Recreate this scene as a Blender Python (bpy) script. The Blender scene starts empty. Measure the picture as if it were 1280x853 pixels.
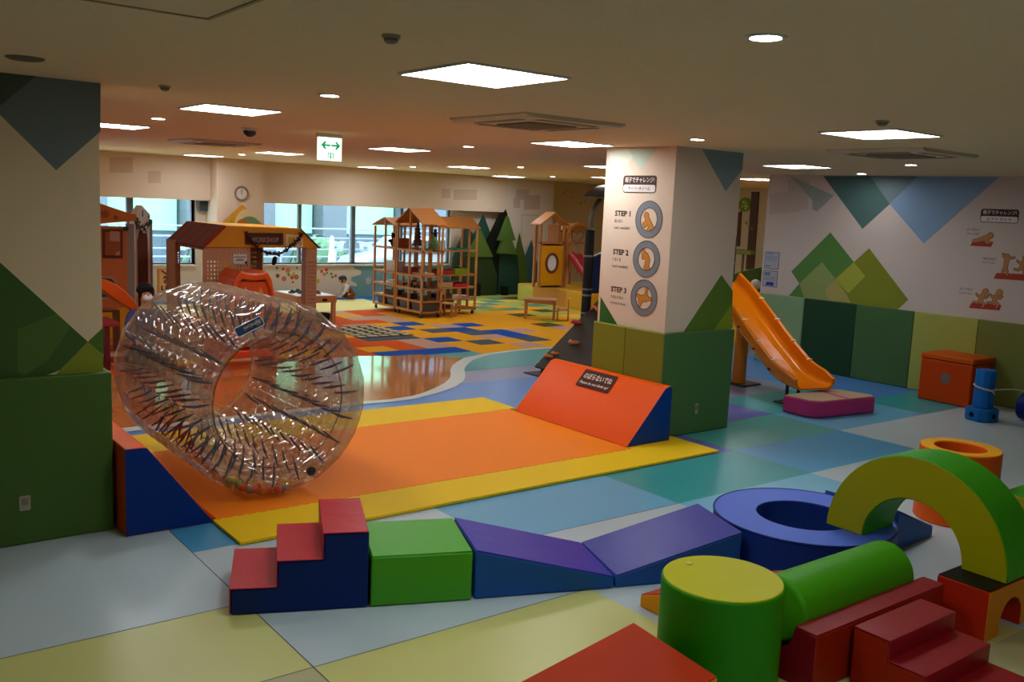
import bpy, bmesh, math, random
import numpy as np
from mathutils import Vector, Matrix
PI = math.pi
R_ = math.radians
random.seed(7)
SC = bpy.context.scene
COL = SC.collection

# ------------------------------------------------------------------ camera (measured from the room's right angles)
F, PITCH, ROLL, YAW, EYE = 1164.05, R_(8.1963), R_(2.5195), R_(52.3742), 2.1
CXP, CYP = 640.0, 426.5
_fw = np.array([math.cos(YAW)*math.cos(PITCH), math.sin(YAW)*math.cos(PITCH), -math.sin(PITCH)])
_r = np.array([math.sin(YAW), -math.cos(YAW), 0.0]); _u = np.cross(_r, _fw)
_rr = math.cos(ROLL)*_r + math.sin(ROLL)*_u
_uu = -math.sin(ROLL)*_r + math.cos(ROLL)*_u
EYEV = np.array([0, 0, EYE])
def _ray(x, y): return _fw*F + _rr*(x-CXP) - _uu*(y-CYP)
def P(x, y, z=0.0):
    d = _ray(x, y); q = EYEV + d*((z-EYE)/d[2]); return (float(q[0]), float(q[1]), float(z))
def atX(x, y, X):
    d = _ray(x, y); q = EYEV + d*(X/d[0]); return (float(X), float(q[1]), float(q[2]))
def atY(x, y, Y):
    d = _ray(x, y); q = EYEV + d*(Y/d[1]); return (float(q[0]), float(Y), float(q[2]))
def ceil_z(y): return 2.71 + 0.0055*(y-6)

cam = bpy.data.cameras.new('camera'); cam.sensor_width = 36; cam.lens = F*36/1280; cam.clip_start = .05
camo = bpy.data.objects.new('camera', cam); COL.objects.link(camo)
camo.matrix_world = Matrix(((_rr[0], _uu[0], -_fw[0], 0), (_rr[1], _uu[1], -_fw[1], 0), (_rr[2], _uu[2], -_fw[2], EYE), (0, 0, 0, 1)))
SC.camera = camo
SC.view_settings.view_transform = 'Standard'; SC.view_settings.look = 'None'
SC.view_settings.gamma = 1; SC.view_settings.use_curve_mapping = False
SC.view_settings.exposure = 0.0
SC.cycles.max_bounces = 14; SC.cycles.transparent_max_bounces = 40; SC.cycles.diffuse_bounces = 8
SC.cycles.use_denoising = True; SC.cycles.sample_clamp_indirect = 6
SC.cycles.caustics_reflective = False; SC.cycles.caustics_refractive = False

# ------------------------------------------------------------------ materials
def lin(h):
    h = h.lstrip('#'); c = [int(h[i:i+2], 16)/255 for i in (0, 2, 4)]
    return tuple(x/12.92 if x <= .04045 else ((x+.055)/1.055)**2.4 for x in c) + (1,)
_M = {}
def mat(name, hexc, rough=.5, spec=.4, bump=0, bscale=6, metal=0, var=0, vscale=3, emit=None, estr=0, coat=0):
    key = (name, hexc, rough, spec, bump, bscale, metal, var, emit, estr)
    if key in _M: return _M[key]
    m = bpy.data.materials.new(name); m.use_nodes = True
    nt = m.node_tree; b = nt.nodes['Principled BSDF']
    b.inputs['Base Color'].default_value = lin(hexc); b.inputs['Roughness'].default_value = rough
    b.inputs['Specular IOR Level'].default_value = spec; b.inputs['Metallic'].default_value = metal
    if coat: b.inputs['Coat Weight'].default_value = coat; b.inputs['Coat Roughness'].default_value = .12
    tc = nt.nodes.new('ShaderNodeTexCoord')
    if var:
        n = nt.nodes.new('ShaderNodeTexNoise'); n.inputs['Scale'].default_value = vscale; n.inputs['Detail'].default_value = 4
        nt.links.new(tc.outputs['Object'], n.inputs['Vector'])
        mx = nt.nodes.new('ShaderNodeMix'); mx.data_type = 'RGBA'
        c = lin(hexc); mx.inputs['A'].default_value = tuple(x*(1-var) for x in c[:3])+(1,)
        mx.inputs['B'].default_value = tuple(min(1, x*(1+var)) for x in c[:3])+(1,)
        nt.links.new(n.outputs['Fac'], mx.inputs['Factor']); nt.links.new(mx.outputs['Result'], b.inputs['Base Color'])
    if bump:
        n2 = nt.nodes.new('ShaderNodeTexNoise'); n2.inputs['Scale'].default_value = bscale; n2.inputs['Detail'].default_value = 3
        nt.links.new(tc.outputs['Object'], n2.inputs['Vector'])
        bp = nt.nodes.new('ShaderNodeBump'); bp.inputs['Strength'].default_value = bump; bp.inputs['Distance'].default_value = .02
        nt.links.new(n2.outputs['Fac'], bp.inputs['Height']); nt.links.new(bp.outputs['Normal'], b.inputs['Normal'])
    if emit:
        b.inputs['Emission Color'].default_value = lin(emit); b.inputs['Emission Strength'].default_value = estr
    _M[key] = m
    return m
def vinyl(h): return mat('vinyl', h, .44, .16, bump=.10, bscale=5)
def wall(h): return mat('wall_paint', h, .75, .25)
def padm(h): return mat('pad_vinyl', h, .5, .2, bump=.06, bscale=4)
def flr(h): return mat('floor_vinyl', h, .34, .4, var=.05, vscale=1.5)
def carpet(h): return mat('carpet', h, .95, .1, bump=.15, bscale=120)
def plast(h): return mat('plastic', h, .3, .5)
def paint(h): return mat('print', h, .6, .25)
def metal(h, r=.35): return mat('metal', h, r, .5, metal=1)
def wood(h, rough=.5, scale=6, axis='X', dark=.72, coat=0):
    key = ('wood', h, rough, scale, axis, coat)
    if key in _M: return _M[key]
    m = mat('wood_'+h+axis+str(rough)+str(scale), h, rough, .4, coat=coat); nt = m.node_tree; b = nt.nodes['Principled BSDF']
    tc = nt.nodes.new('ShaderNodeTexCoord'); mp = nt.nodes.new('ShaderNodeMapping')
    sc = {'X': (.6, 7, 7), 'Y': (7, .6, 7), 'Z': (7, 7, .6)}[axis]; mp.inputs['Scale'].default_value = sc
    n = nt.nodes.new('ShaderNodeTexNoise'); n.inputs['Scale'].default_value = scale/2; n.inputs['Detail'].default_value = 6
    mx = nt.nodes.new('ShaderNodeMix'); mx.data_type = 'RGBA'; c = lin(h)
    mx.inputs['A'].default_value = tuple(x*dark for x in c[:3])+(1,); mx.inputs['B'].default_value = tuple(min(1, x*1.15) for x in c[:3])+(1,)
    nt.links.new(tc.outputs['Object'], mp.inputs['Vector']); nt.links.new(mp.outputs['Vector'], n.inputs['Vector'])
    nt.links.new(n.outputs['Fac'], mx.inputs['Factor']); nt.links.new(mx.outputs['Result'], b.inputs['Base Color'])
    _M[key] = m
    return m
def clear(name, tint, gloss=.06, rough=.03, fres=.5, maxg=.6, haze=0, hazec='#d8c6b2'):
    """thin clear film: mostly see-through, glossy towards grazing angles"""
    if name in _M: return _M[name]
    m = bpy.data.materials.new(name); m.use_nodes = True; nt = m.node_tree; nt.nodes.clear()
    out = nt.nodes.new('ShaderNodeOutputMaterial'); mx = nt.nodes.new('ShaderNodeMixShader')
    tr = nt.nodes.new('ShaderNodeBsdfTransparent'); tr.inputs['Color'].default_value = lin(tint)
    gl = nt.nodes.new('ShaderNodeBsdfGlossy'); gl.inputs['Roughness'].default_value = rough
    last = tr.outputs[0]
    if haze:
        df = nt.nodes.new('ShaderNodeBsdfDiffuse'); df.inputs['Color'].default_value = lin(hazec); m0 = nt.nodes.new('ShaderNodeMixShader'); m0.inputs['Fac'].default_value = haze
        nt.links.new(tr.outputs[0], m0.inputs[1]); nt.links.new(df.outputs[0], m0.inputs[2]); last = m0.outputs[0]
    lw = nt.nodes.new('ShaderNodeLayerWeight'); lw.inputs['Blend'].default_value = fres
    mr = nt.nodes.new('ShaderNodeMapRange'); mr.inputs['To Min'].default_value = gloss; mr.inputs['To Max'].default_value = maxg
    nt.links.new(lw.outputs['Fresnel'], mr.inputs['Value']); nt.links.new(mr.outputs['Result'], mx.inputs['Fac'])
    nt.links.new(last, mx.inputs[1]); nt.links.new(gl.outputs[0], mx.inputs[2]); nt.links.new(mx.outputs[0], out.inputs['Surface'])
    _M[name] = m
    return m
def emis(name, h, s): return mat(name, h, .5, .2, emit=h, estr=s)

# ------------------------------------------------------------------ mesh builder
class MB:
    def __init__(self): self.v = []; self.f = []; self.m = []
    def add(self, vs, fs, mi=0):
        o = len(self.v); self.v += [tuple(map(float, q)) for q in vs]
        for f in fs: self.f.append([o+i for i in f]); self.m.append(mi)
        return self
    def box(self, x0, y0, z0, x1, y1, z1, mi=0):
        return self.add([(x0,y0,z0),(x1,y0,z0),(x1,y1,z0),(x0,y1,z0),(x0,y0,z1),(x1,y0,z1),(x1,y1,z1),(x0,y1,z1)],
            [(0,3,2,1),(4,5,6,7),(0,1,5,4),(1,2,6,5),(2,3,7,6),(3,0,4,7)], mi)
    def prism(self, pts, a, b, axis='y', mi=0, cap=None):
        cap = mi if cap is None else cap; n = len(pts)
        mk = {'y': lambda p, t: (p[0], t, p[1]), 'x': lambda p, t: (t, p[0], p[1]), 'z': lambda p, t: (p[0], p[1], t)}[axis]
        vs = [mk(p, a) for p in pts] + [mk(p, b) for p in pts]
        self.add(vs, [(i, (i+1) % n, n+(i+1) % n, n+i) for i in range(n)], mi)
        o = len(self.v)-2*n
        self.f.append([o+i for i in range(n)][::-1]); self.m.append(cap)
        self.f.append([o+n+i for i in range(n)]); self.m.append(cap)
        return self
    def cyl(self, c, r, h, axis='z', n=28, r2=None, mi=0, cap=None):
        r2 = r if r2 is None else r2; cap = mi if cap is None else cap
        mk = {'z': lambda a, b, t: (c[0]+a, c[1]+b, c[2]+t), 'x': lambda a, b, t: (c[0]+t, c[1]+a, c[2]+b), 'y': lambda a, b, t: (c[0]+a, c[1]+t, c[2]+b)}[axis]
        vs = [mk(r*math.cos(2*PI*i/n), r*math.sin(2*PI*i/n), 0) for i in range(n)] + [mk(r2*math.cos(2*PI*i/n), r2*math.sin(2*PI*i/n), h) for i in range(n)]
        self.add(vs, [(i, (i+1) % n, n+(i+1) % n, n+i) for i in range(n)], mi); o = len(self.v)-2*n
        self.f.append([o+i for i in range(n)][::-1]); self.m.append(cap); self.f.append([o+n+i for i in range(n)]); self.m.append(cap)
        return self
    def tube(self, path, r, n=8, closed=False, mi=0):
        pts = [Vector(q) for q in path]; k = len(pts); rs = r if isinstance(r, (list, tuple)) else [r]*k
        up = None; rings = []
        for i in range(k):
            t = (pts[(i+1) % k]-pts[i-1]) if closed else (pts[min(i+1, k-1)]-pts[max(i-1, 0)])
            t = t.normalized() if t.length > 1e-9 else Vector((0, 0, 1))
            if up is None:
                up = Vector((0, 0, 1)) if abs(t.z) < .9 else Vector((1, 0, 0))
            up = (up - t*up.dot(t)).normalized(); s = t.cross(up)
            rings.append([pts[i]+(up*math.cos(2*PI*j/n)+s*math.sin(2*PI*j/n))*rs[i] for j in range(n)])
        vs = [q for rg in rings for q in rg]; fs = []
        for i in range(k if closed else k-1):
            a, b = i*n, ((i+1) % k)*n
            fs += [(a+j, a+(j+1) % n, b+(j+1) % n, b+j) for j in range(n)]
        if not closed: fs += [tuple(range(n))[::-1], tuple((k-1)*n+j for j in range(n))]
        return self.add(vs, fs, mi)
    def bar(self, a, b, w, d=None, mi=0):
        """square-section bar from a to b"""
        a = Vector(a); b = Vector(b); t = (b-a).normalized(); d = d or w
        up = Vector((0, 0, 1)) if abs(t.z) < .9 else Vector((0, 1, 0))
        s = t.cross(up).normalized()*w/2; u = s.cross(t).normalized()*d/2
        vs = [a-s-u, a+s-u, a+s+u, a-s+u, b-s-u, b+s-u, b+s+u, b-s+u]
        return self.add(vs, [(0,1,2,3),(7,6,5,4),(0,4,5,1),(1,5,6,2),(2,6,7,3),(3,7,4,0)], mi)
    def lathe(self, prof, c=(0,0,0), n=40, axis='z', closed=False, mi=0):
        k = len(prof); vs = []
        for j in range(n):
            a = 2*PI*j/n
            for r, z in prof:
                q = (r*math.cos(a), r*math.sin(a), z)
                if axis == 'y': q = (q[0], q[2], q[1])
                if axis == 'x': q = (q[2], q[0], q[1])
                vs.append((c[0]+q[0], c[1]+q[1], c[2]+q[2]))
        fs = []
        for j in range(n):
            a, b = j*k, ((j+1) % n)*k
            for i in range(k if closed else k-1): fs.append((a+i, a+(i+1) % k, b+(i+1) % k, b+i))
        return self.add(vs, fs, mi)
    def ell(self, c, rx, ry=None, rz=None, n=16, k=10, mi=0):
        ry = ry or rx; rz = rz or rx
        return self.lathe([(max(1e-4, math.sin(PI*i/k)), -math.cos(PI*i/k)) for i in range(k+1)], n=n, mi=mi)._scale_last(n*(k+1), c, rx, ry, rz)
    def _scale_last(self, cnt, c, rx, ry, rz):
        for i in range(len(self.v)-cnt, len(self.v)):
            x, y, z = self.v[i]; self.v[i] = (c[0]+x*rx, c[1]+y*ry, c[2]+z*rz)
        return self
    def poly(self, pts, mi=0): return self.add(pts, [tuple(range(len(pts)))], mi)
    def build(self, name, mats, parent=None, loc=None, rot=0, smooth=None, bevel=0, seg=3, weld=False):
        me = bpy.data.meshes.new(name); me.from_pydata(self.v, [], self.f)
        mats = mats if isinstance(mats, (list, tuple)) else [mats]
        for m in mats: me.materials.append(m)
        for p, mi in zip(me.polygons, self.m): p.material_index = mi
        bm = bmesh.new(); bm.from_mesh(me)
        if weld: bmesh.ops.remove_doubles(bm, verts=bm.verts, dist=1e-5)
        bmesh.ops.recalc_face_normals(bm, faces=bm.faces); bm.to_mesh(me); bm.free()
        if smooth is not None:
            me.shade_smooth(); me.set_sharp_from_angle(angle=R_(smooth))
        o = bpy.data.objects.new(name, me); COL.objects.link(o)
        if parent is not None: o.parent = parent
        if loc is not None: o.location = loc
        if rot: o.rotation_euler[2] = rot
        if bevel:
            b = o.modifiers.new('edge', 'BEVEL'); b.width = bevel; b.segments = seg; b.limit_method = 'ANGLE'; b.angle_limit = R_(35)
            me.shade_smooth(); me.set_sharp_from_angle(angle=R_(50)) if smooth is None else None
        return o

def tag(o, label, cat, group=None):
    o['label'] = label; o['category'] = cat
    if group: o['group'] = group
    return o
def thing(name, label, cat, loc=(0,0,0), rot=0, group=None):
    o = bpy.data.objects.new(name, None); COL.objects.link(o); o.empty_display_size = .1
    o.location = loc; o.rotation_euler = (0, 0, rot)
    return tag(o, label, cat, group)
def struct(o): o['kind'] = 'structure'; return o
def kids(o): return [c for c in bpy.data.objects if c.parent == o]
def copy_tree(o, loc, rot=None, label=None, par=None):
    c = o.copy(); COL.objects.link(c)
    if par is not None: c.parent = par
    else:
        c.location = loc
        if rot is not None: c.rotation_euler[2] = rot
        if label: c['label'] = label
    for ch in kids(o): copy_tree(ch, None, par=c)
    return c

class Frame:
    """a flat wall or board: origin, right, up; d steps out of it"""
    def __init__(s, o, u, v):
        s.o = Vector(o); s.u = Vector(u).normalized(); s.v = Vector(v).normalized(); s.n = s.u.cross(s.v)
    def pt(s, a, b, d=0): return tuple(s.o + s.u*a + s.v*b + s.n*d)
    def px(s, x, y, d=0):
        ry = Vector(_ray(x, y)); t = (s.o - Vector((0, 0, EYE))).dot(s.n)/ry.dot(s.n)
        q = Vector((0, 0, EYE)) + ry*t - s.o
        return (q.dot(s.u), q.dot(s.v))
def plate(mb, fr, pts, d0, d1, mi=0):
    """flat shape of real thickness standing out of the wall from d0 to d1"""
    n = len(pts); vs = [fr.pt(a, b, d0) for a, b in pts] + [fr.pt(a, b, d1) for a, b in pts]
    return mb.add(vs, [tuple(range(n))[::-1], tuple(range(n, 2*n))] + [(i, (i+1) % n, n+(i+1) % n, n+i) for i in range(n)], mi)
def disc(r, n=28, c=(0, 0), ry=None): return [(c[0]+r*math.cos(2*PI*i/n), c[1]+(ry or r)*math.sin(2*PI*i/n)) for i in range(n)]
def capsule(a, b, r, n=8):
    a = Vector(a); b = Vector(b); t = math.atan2(b.y-a.y, b.x-a.x)
    return [(a.x+r*math.cos(t+PI/2+PI*i/n), a.y+r*math.sin(t+PI/2+PI*i/n)) for i in range(n+1)] + \
           [(b.x+r*math.cos(t-PI/2+PI*i/n), b.y+r*math.sin(t-PI/2+PI*i/n)) for i in range(n+1)]
def rrect(x0, y0, x1, y1, r, n=5):
    o = []
    for cx, cy, a0 in ((x1-r, y1-r, 0), (x0+r, y1-r, 90), (x0+r, y0+r, 180), (x1-r, y0+r, 270)):
        o += [(cx+r*math.cos(R_(a0+90*i/n)), cy+r*math.sin(R_(a0+90*i/n))) for i in range(n+1)]
    return o
def text(body, fr, x, y, d, h, m, parent=None, name='lettering', align='LEFT', w=None, bold=0, flip=False):
    c = bpy.data.curves.new('t', 'FONT'); c.body = body; c.size = 1; c.resolution_u = 2; c.offset = bold
    o = bpy.data.objects.new('t', c); COL.objects.link(o)
    dg = bpy.context.evaluated_depsgraph_get(); me = bpy.data.meshes.new_from_object(o.evaluated_get(dg))
    xs = [v.co.x for v in me.vertices]; ys = [v.co.y for v in me.vertices]
    x0, x1, y0, y1 = min(xs), max(xs), min(ys), max(ys)
    s = h/(y1-y0); sx = s if w is None else w/(x1-x0)
    off = {'LEFT': x0, 'CENTER': (x0+x1)/2, 'RIGHT': x1}[align]
    for v in me.vertices:
        a, b = (v.co.x-off)*sx, (v.co.y-y0)*s
        if flip: a, b = -a, h-b
        v.co = fr.pt(x+a, y+b, d)
    me.materials.clear(); me.materials.append(m)
    bpy.data.objects.remove(o); bpy.data.curves.remove(c)
    ob = bpy.data.objects.new(name, me); COL.objects.link(ob)
    if parent is not None: ob.parent = parent; ob.matrix_parent_inverse = Matrix.Translation(-parent.location) if not parent.rotation_euler[2] else (Matrix.Translation(parent.location) @ Matrix.Rotation(parent.rotation_euler[2], 4, 'Z')).inverted()
    return ob
def adopt(o, parent):
    """make o (built in room coordinates) a part of parent"""
    o.parent = parent
    o.matrix_parent_inverse = (Matrix.Translation(parent.location) @ Matrix.Rotation(parent.rotation_euler[2], 4, 'Z')).inverted()
    return o
PANEL_S, SPOT_S, WORLD_S, EXPO = 9, 60, 4, 1.22
# ------------------------------------------------------------------ the setting
GREY, PYEL, LBLU, CYAN, TEAL, TEA2, BLUE, PURP, MBLU, WHIT, VIOL, OLIV = range(12)
FM = [flr(h) for h in ('#b6c8cd','#c9cb7c','#68abce','#76b8d4','#329b9d','#4aa29a','#4f85c8','#6468b8','#489cca','#b6c4c8','#8689aa','#b3b283')]
XS = [-6, -3.2, 0.1, 1.755, 3.43, 5.04, 6.655, 8.31, 9.96, 11.6, 14, 18]
YS = [-3, 1.2, 2.02, 2.83, 3.64, 4.45, 5.27, 6.08, 6.9, 7.7, 8.5]
cells = {(1.755, 3.64): GREY, (1.755, 4.45): GREY, (1.755, 5.27): MBLU, (3.43, 4.45): LBLU, (3.43, 3.64): WHIT, (5.04, 3.64): CYAN, (5.04, 4.45): TEAL,
         (5.04, 5.27): PURP, (6.655, 4.45): MBLU, (6.655, 5.27): TEA2, (6.655, 6.08): PURP, (8.31, 4.45): WHIT, (8.31, 5.27): LBLU, (8.31, 6.08): TEAL,
         (8.31, 6.9): VIOL, (9.96, 5.27): TEAL, (9.96, 6.08): BLUE, (9.96, 6.9): BLUE, (9.96, 7.7): BLUE, (8.31, 7.7): PURP, (0.1, 3.64): PYEL, (-3.2, 3.64): GREY,
         (0.1, 2.83): OLIV, (1.755, 2.83): PYEL, (0.1, 4.45): GREY, (0.1, 5.27): GREY, (3.43, 2.02): PYEL, (5.04, 2.02): GREY, (5.04, 1.2): OLIV, (3.43, 1.2): OLIV, (3.43, 5.27): LBLU,
         (6.655, 3.64): WHIT, (6.655, 6.9): BLUE, (5.04, 2.83): GREY}
fl = MB()
for i in range(len(XS)-1):
    for j in range(len(YS)-1):
        c = cells.get((XS[i], YS[j]), (WHIT if XS[i] > 8 else GREY) if YS[j] < 5.2 else BLUE)
        fl.poly([(XS[i], YS[j], 0), (XS[i+1], YS[j], 0), (XS[i+1], YS[j+1], 0), (XS[i], YS[j+1], 0)], c)
# strips of blue, violet and teal vinyl behind the orange mat
for y0, y1, c in ((8.5, 8.95, BLUE), (8.95, 9.62, VIOL), (9.62, 11.2, TEAL), (11.2, 18.6, TEAL)):
    fl.poly([(-6, y0, 0), (18, y0, 0), (18, y1, 0), (-6, y1, 0)], c)
# seams between the big mats
def seam(a, b, w=.006):
    a = Vector(a); b = Vector(b); t = (b-a).normalized(); n = Vector((-t.y, t.x))*w/2
    fl.poly([(a.x-n.x, a.y-n.y, .0008), (b.x-n.x, b.y-n.y, .0008), (b.x+n.x, b.y+n.y, .0008), (a.x+n.x, a.y+n.y, .0008)], 12)
seam((1.755, 2), (1.755, 5.7)); seam((-3, 4.45), (5.04, 4.45)); seam((0, 3.64), (3.43, 3.64)); seam((-2, 3.64), (0, 3.64))
FM.append(mat('seam', '#5d6463', .7, .1))
# carpet tiles (cells read off the floor, 0.475 x 0.456 m)
CT = {'Y': '#e0a01c', 'B': '#1d4fa0', 'N': '#4d5660', 'R': '#cf5616', 'T': '#bb9784', 'L': '#d9b44e', 'G': '#8d962f', 'D': '#4c4c22', 'E': '#5f8a72', 'Q': '#a3ad55', 'P': '#d8cd88', 'S': '#2f77c0', 'K': '#8e2018'}
keys = list(CT); base = len(FM); FM += [carpet(CT[k]) for k in keys]
TX, TY = .475, .456
tiles = {}
def cell(x, y): return (math.floor((x-8.17)/TX), math.floor((y-11.37)/TY))
src = {'B': [(510,404),(516,410.6),(490,410.6),(506,410),(496,415),(560,412.5),(554,424),(491,442.5),(516,440),(547,439),(562,439),(566,441),(587,406),(580,411),(617,415),(624,415),(642,418.6),(654,424),(580,437),(594.5,443),(565,437)],
 'N': [(515,419),(487,422.5),(460,423),(504,422),(541,413),(590,415.7),(557,412),(609,428),(669,424.6)],
 'R': [(490,429),(460,430),(516,434),(485,435),(554,445),(466,402),(435,401),(460,389),(447,393),(422,404),(475,391)],
 'T': [(522,427.5),(545,431),(547.5,407),(485,396),(500,399),(454,397.5),(460,407),(425,389),(654,411),(691,410.5),(599,422),(624,421),(654,432.7),(617,435.7),(669,430)],
 'Y': [(529,417.5),(554,419),(516,415.6),(535,420),(541,403),(535,409.4),(564,431),(460,440),(451,437.5),(485,405.6),(609,395.6),(580,394),(624,401.5),(646.5,404.5),(617,391),(669,415),(683.6,419),(565,418.6),(580,421),(632,425),(646.5,428),(580,430),(597.5,432.7)],
 'Q': [(594.5,389.7),(698,391)], 'E': [(596,383),(632,386),(609,376),(664,381.5)], 'D': [(632,372),(599,369.6),(676,388),(646.5,393.4),(661,395.6),(680.6,406)], 'G': [(698,401.5),(620,388)], 'P': [(422,382),(447,382),(441,386)], 'S': [(450,374),(462,374)], 'K': [(315,466),(300,470),(330,470)]}
for k, L in src.items():
    for x, y in L:
        q = P(x, y); tiles[cell(q[0], q[1])] = k
rnd = random.Random(3)
cm = MB()
for i in range(-22, 21):
    for j in range(-3, 16):
        x0, y0 = 8.17+i*TX, 11.37+j*TY; x1, y1 = x0+TX, min(y0+TY, 18.3)
        if y0 >= 18.3: continue
        k = tiles.get((i, j))
        if k is None:
            if x0 < 10.3 and y0 > 17.3: k = 'S'
            elif x0 < 9.2 and y0 > 15.9: k = 'P'
            elif x0 < 7.6: k = rnd.choice('RRRYTK')
            elif x0+y0 > 27.3: k = rnd.choice('QQQLQE')
            elif x0+y0 > 25: k = rnd.choice('YYLYQ')
            else: k = 'Y'
        # the carpet ends along the pond and the pale curved strip
        if y0 < 10.9 and x0 < 7.6: continue
        fl.poly([(x0, y0, .002), (x1, y0, .002), (x1, y1, .002), (x0, y1, .002)], base+keys.index(k))
# glossy wooden pond inside the curved pale strip
W0 = len(FM); FM += [wood('#c2783c', .07, 5, 'Y', .8, coat=.6), flr('#c3ccc6'), flr('#3f9a97')]
inner = [(300,571),(430,560),(560,540),(640,510),(700,480),(728,455),(734,435),(731,415),(740,392),(760,375),(800,352)]
inner = [P(380+x/4, 360+y/4) for x, y in inner]
edge_b = [P(*q) for q in ((578,448.5), (561,446.5), (527,443.5), (490,445.5), (450,445.5))]
pond = [(x, y, .004) for x, y, _ in inner + edge_b[1:]] + [(1.6, 10.95, .004), (0, 10.95, .004), (0, 8.42, .004)]
fl.poly(pond, W0)
ro = [(300,583),(440,572),(560,556),(680,525),(760,495),(800,466),(808,440),(800,408),(815,385),(845,362),(930,335),(1050,318),(1200,305),(1340,297)]
li = [(300,571),(430,560),(560,540),(640,510),(700,480),(728,455),(734,435),(731,415),(740,392),(760,375),(800,352),(900,331),(1050,312),(1200,300),(1340,292)]
ro = [(0, 8.22, 0)] + [P(380+x/4, 360+y/4) for x, y in ro]; li = [(0, 8.42, 0)] + [P(380+x/4, 360+y/4) for x, y in li]
def resample(L, n):
    L = [Vector(q) for q in L]; d = [0]
    for a, b in zip(L, L[1:]): d.append(d[-1]+(b-a).length)
    out = []
    for i in range(n):
        t = d[-1]*i/(n-1); k = max(j for j in range(len(d)) if d[j] <= t+1e-9); k = min(k, len(L)-2)
        out.append(L[k].lerp(L[k+1], (t-d[k])/(d[k+1]-d[k]) if d[k+1] > d[k] else 0))
    return out
ro2, li2 = resample(ro, 60), resample(li, 60)
for a, b, c, d in zip(ro2, ro2[1:], li2[1:], li2): fl.poly([(q.x, q.y, .005) for q in (a, b, c, d)], W0+1)
# teal vinyl under the climbing ramp, in front of the strip
k0 = next(i for i, q in enumerate(ro2) if q.x > 6.1 and q.y > 9.6)
fl.poly([(q.x, q.y, .0035) for q in ro2[k0:]] + [(12, 10.7, .0035), (12, 9.62, .0035), (ro2[k0].x, 9.62, .0035)], TEAL)
struct(fl.build('floor', FM))

# ceiling: one sheet, rising a few centimetres to the window side
CEIL = mat('ceiling_board', '#e2cda4', .9, .1, bump=.2, bscale=90, var=.04, vscale=25)
c = MB(); c.add([(-6, -3, ceil_z(-3)), (18, -3, ceil_z(-3)), (18, 18.7, ceil_z(18.7)), (-6, 18.7, ceil_z(18.7)),
                 (-6, -3, ceil_z(-3)+.2), (18, -3, ceil_z(-3)+.2), (18, 18.7, ceil_z(18.7)+.2), (-6, 18.7, ceil_z(18.7)+.2)],
                [(0,1,2,3),(4,7,6,5),(0,4,5,1),(1,5,6,2),(2,6,7,3),(3,7,4,0)])
struct(c.build('ceiling', CEIL))

CREAM = '#d3c3b0'; WARM = '#d9c5b0'
def walltop(y): return ceil_z(y)+.05
# walls behind the camera and at the far left: plain
w = MB(); w.box(-6, -3.1, 0, 18, -3, 2.75); struct(w.build('wall_front', wall(CREAM)))
w = MB(); w.box(-6.1, -3, 0, -6, 18.7, 2.85); struct(w.build('wall_left', wall(CREAM)))

def mural(name, fr, polys, parent):
    mats = []; mb = MB()
    for h, d, pts in polys:
        m = paint(h)
        if m not in mats: mats.append(m)
        plate(mb, fr, [fr.px(*q) if q[0] > -900 else q[1] for q in pts], .0004, d, mats.index(m))
    o = struct(mb.build(name, mats)); o.parent = parent; return o

# right wall with its mountain mural
XR = 11.33
w = MB(); w.box(XR, -3, 0, XR+.15, 8.72, 2.74); wr = struct(w.build('wall_right', wall('#cabbb2')))
FR = Frame((XR, 8.72, 0), (0, -1, 0), (0, 0, 1))
def z6(*L): return [(900+x/3.368, 200+y/3.368) for x, y in L]
mural('trim_1', FR, [
    ('#929c94', .001, z6((295,67),(480,150),(410,217),(388,210),(390,170))),
    ('#4c6c68', .0012, z6((435,68),(600,291),(715,186),(632,68))),
    ('#74868c', .0014, z6((632,68),(715,186),(832,70))),
    ('#7f9dba', .0016, z6((832,70),(1175,72),(858,353),(715,187))),
    ('#51803a', .001, z6((465,305),(300,470),(334,521),(290,572),(560,606),(610,490),(564,430))),
    ('#7d8420', .0013, z6((628,372),(793,589),(750,629),(540,603),(484,497),(564,430))),
    ('#8a9a58', .0016, z6((430,430),(334,521),(355,580),(528,601),(440,550),(487,502))),
    ('#a3a83c', .0019, z6((564,431),(612,491),(540,562),(487,503))),
    ('#a89c58', .0022, z6((487,504),(440,550),(457,590),(553,604),(520,548)))], wr)
w = MB(); plate(w, FR, [FR.px(*q) for q in ((962,243),(1000,236),(1001,265),(962,268))], .0003, .0012); plate(w, FR, [FR.px(*q) for q in ((985,224),(1012,224),(1010,262),(985,262))], .0002, .0009)
o = struct(w.build('trim_2', paint('#bbaca4'))); o.parent = wr

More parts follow.
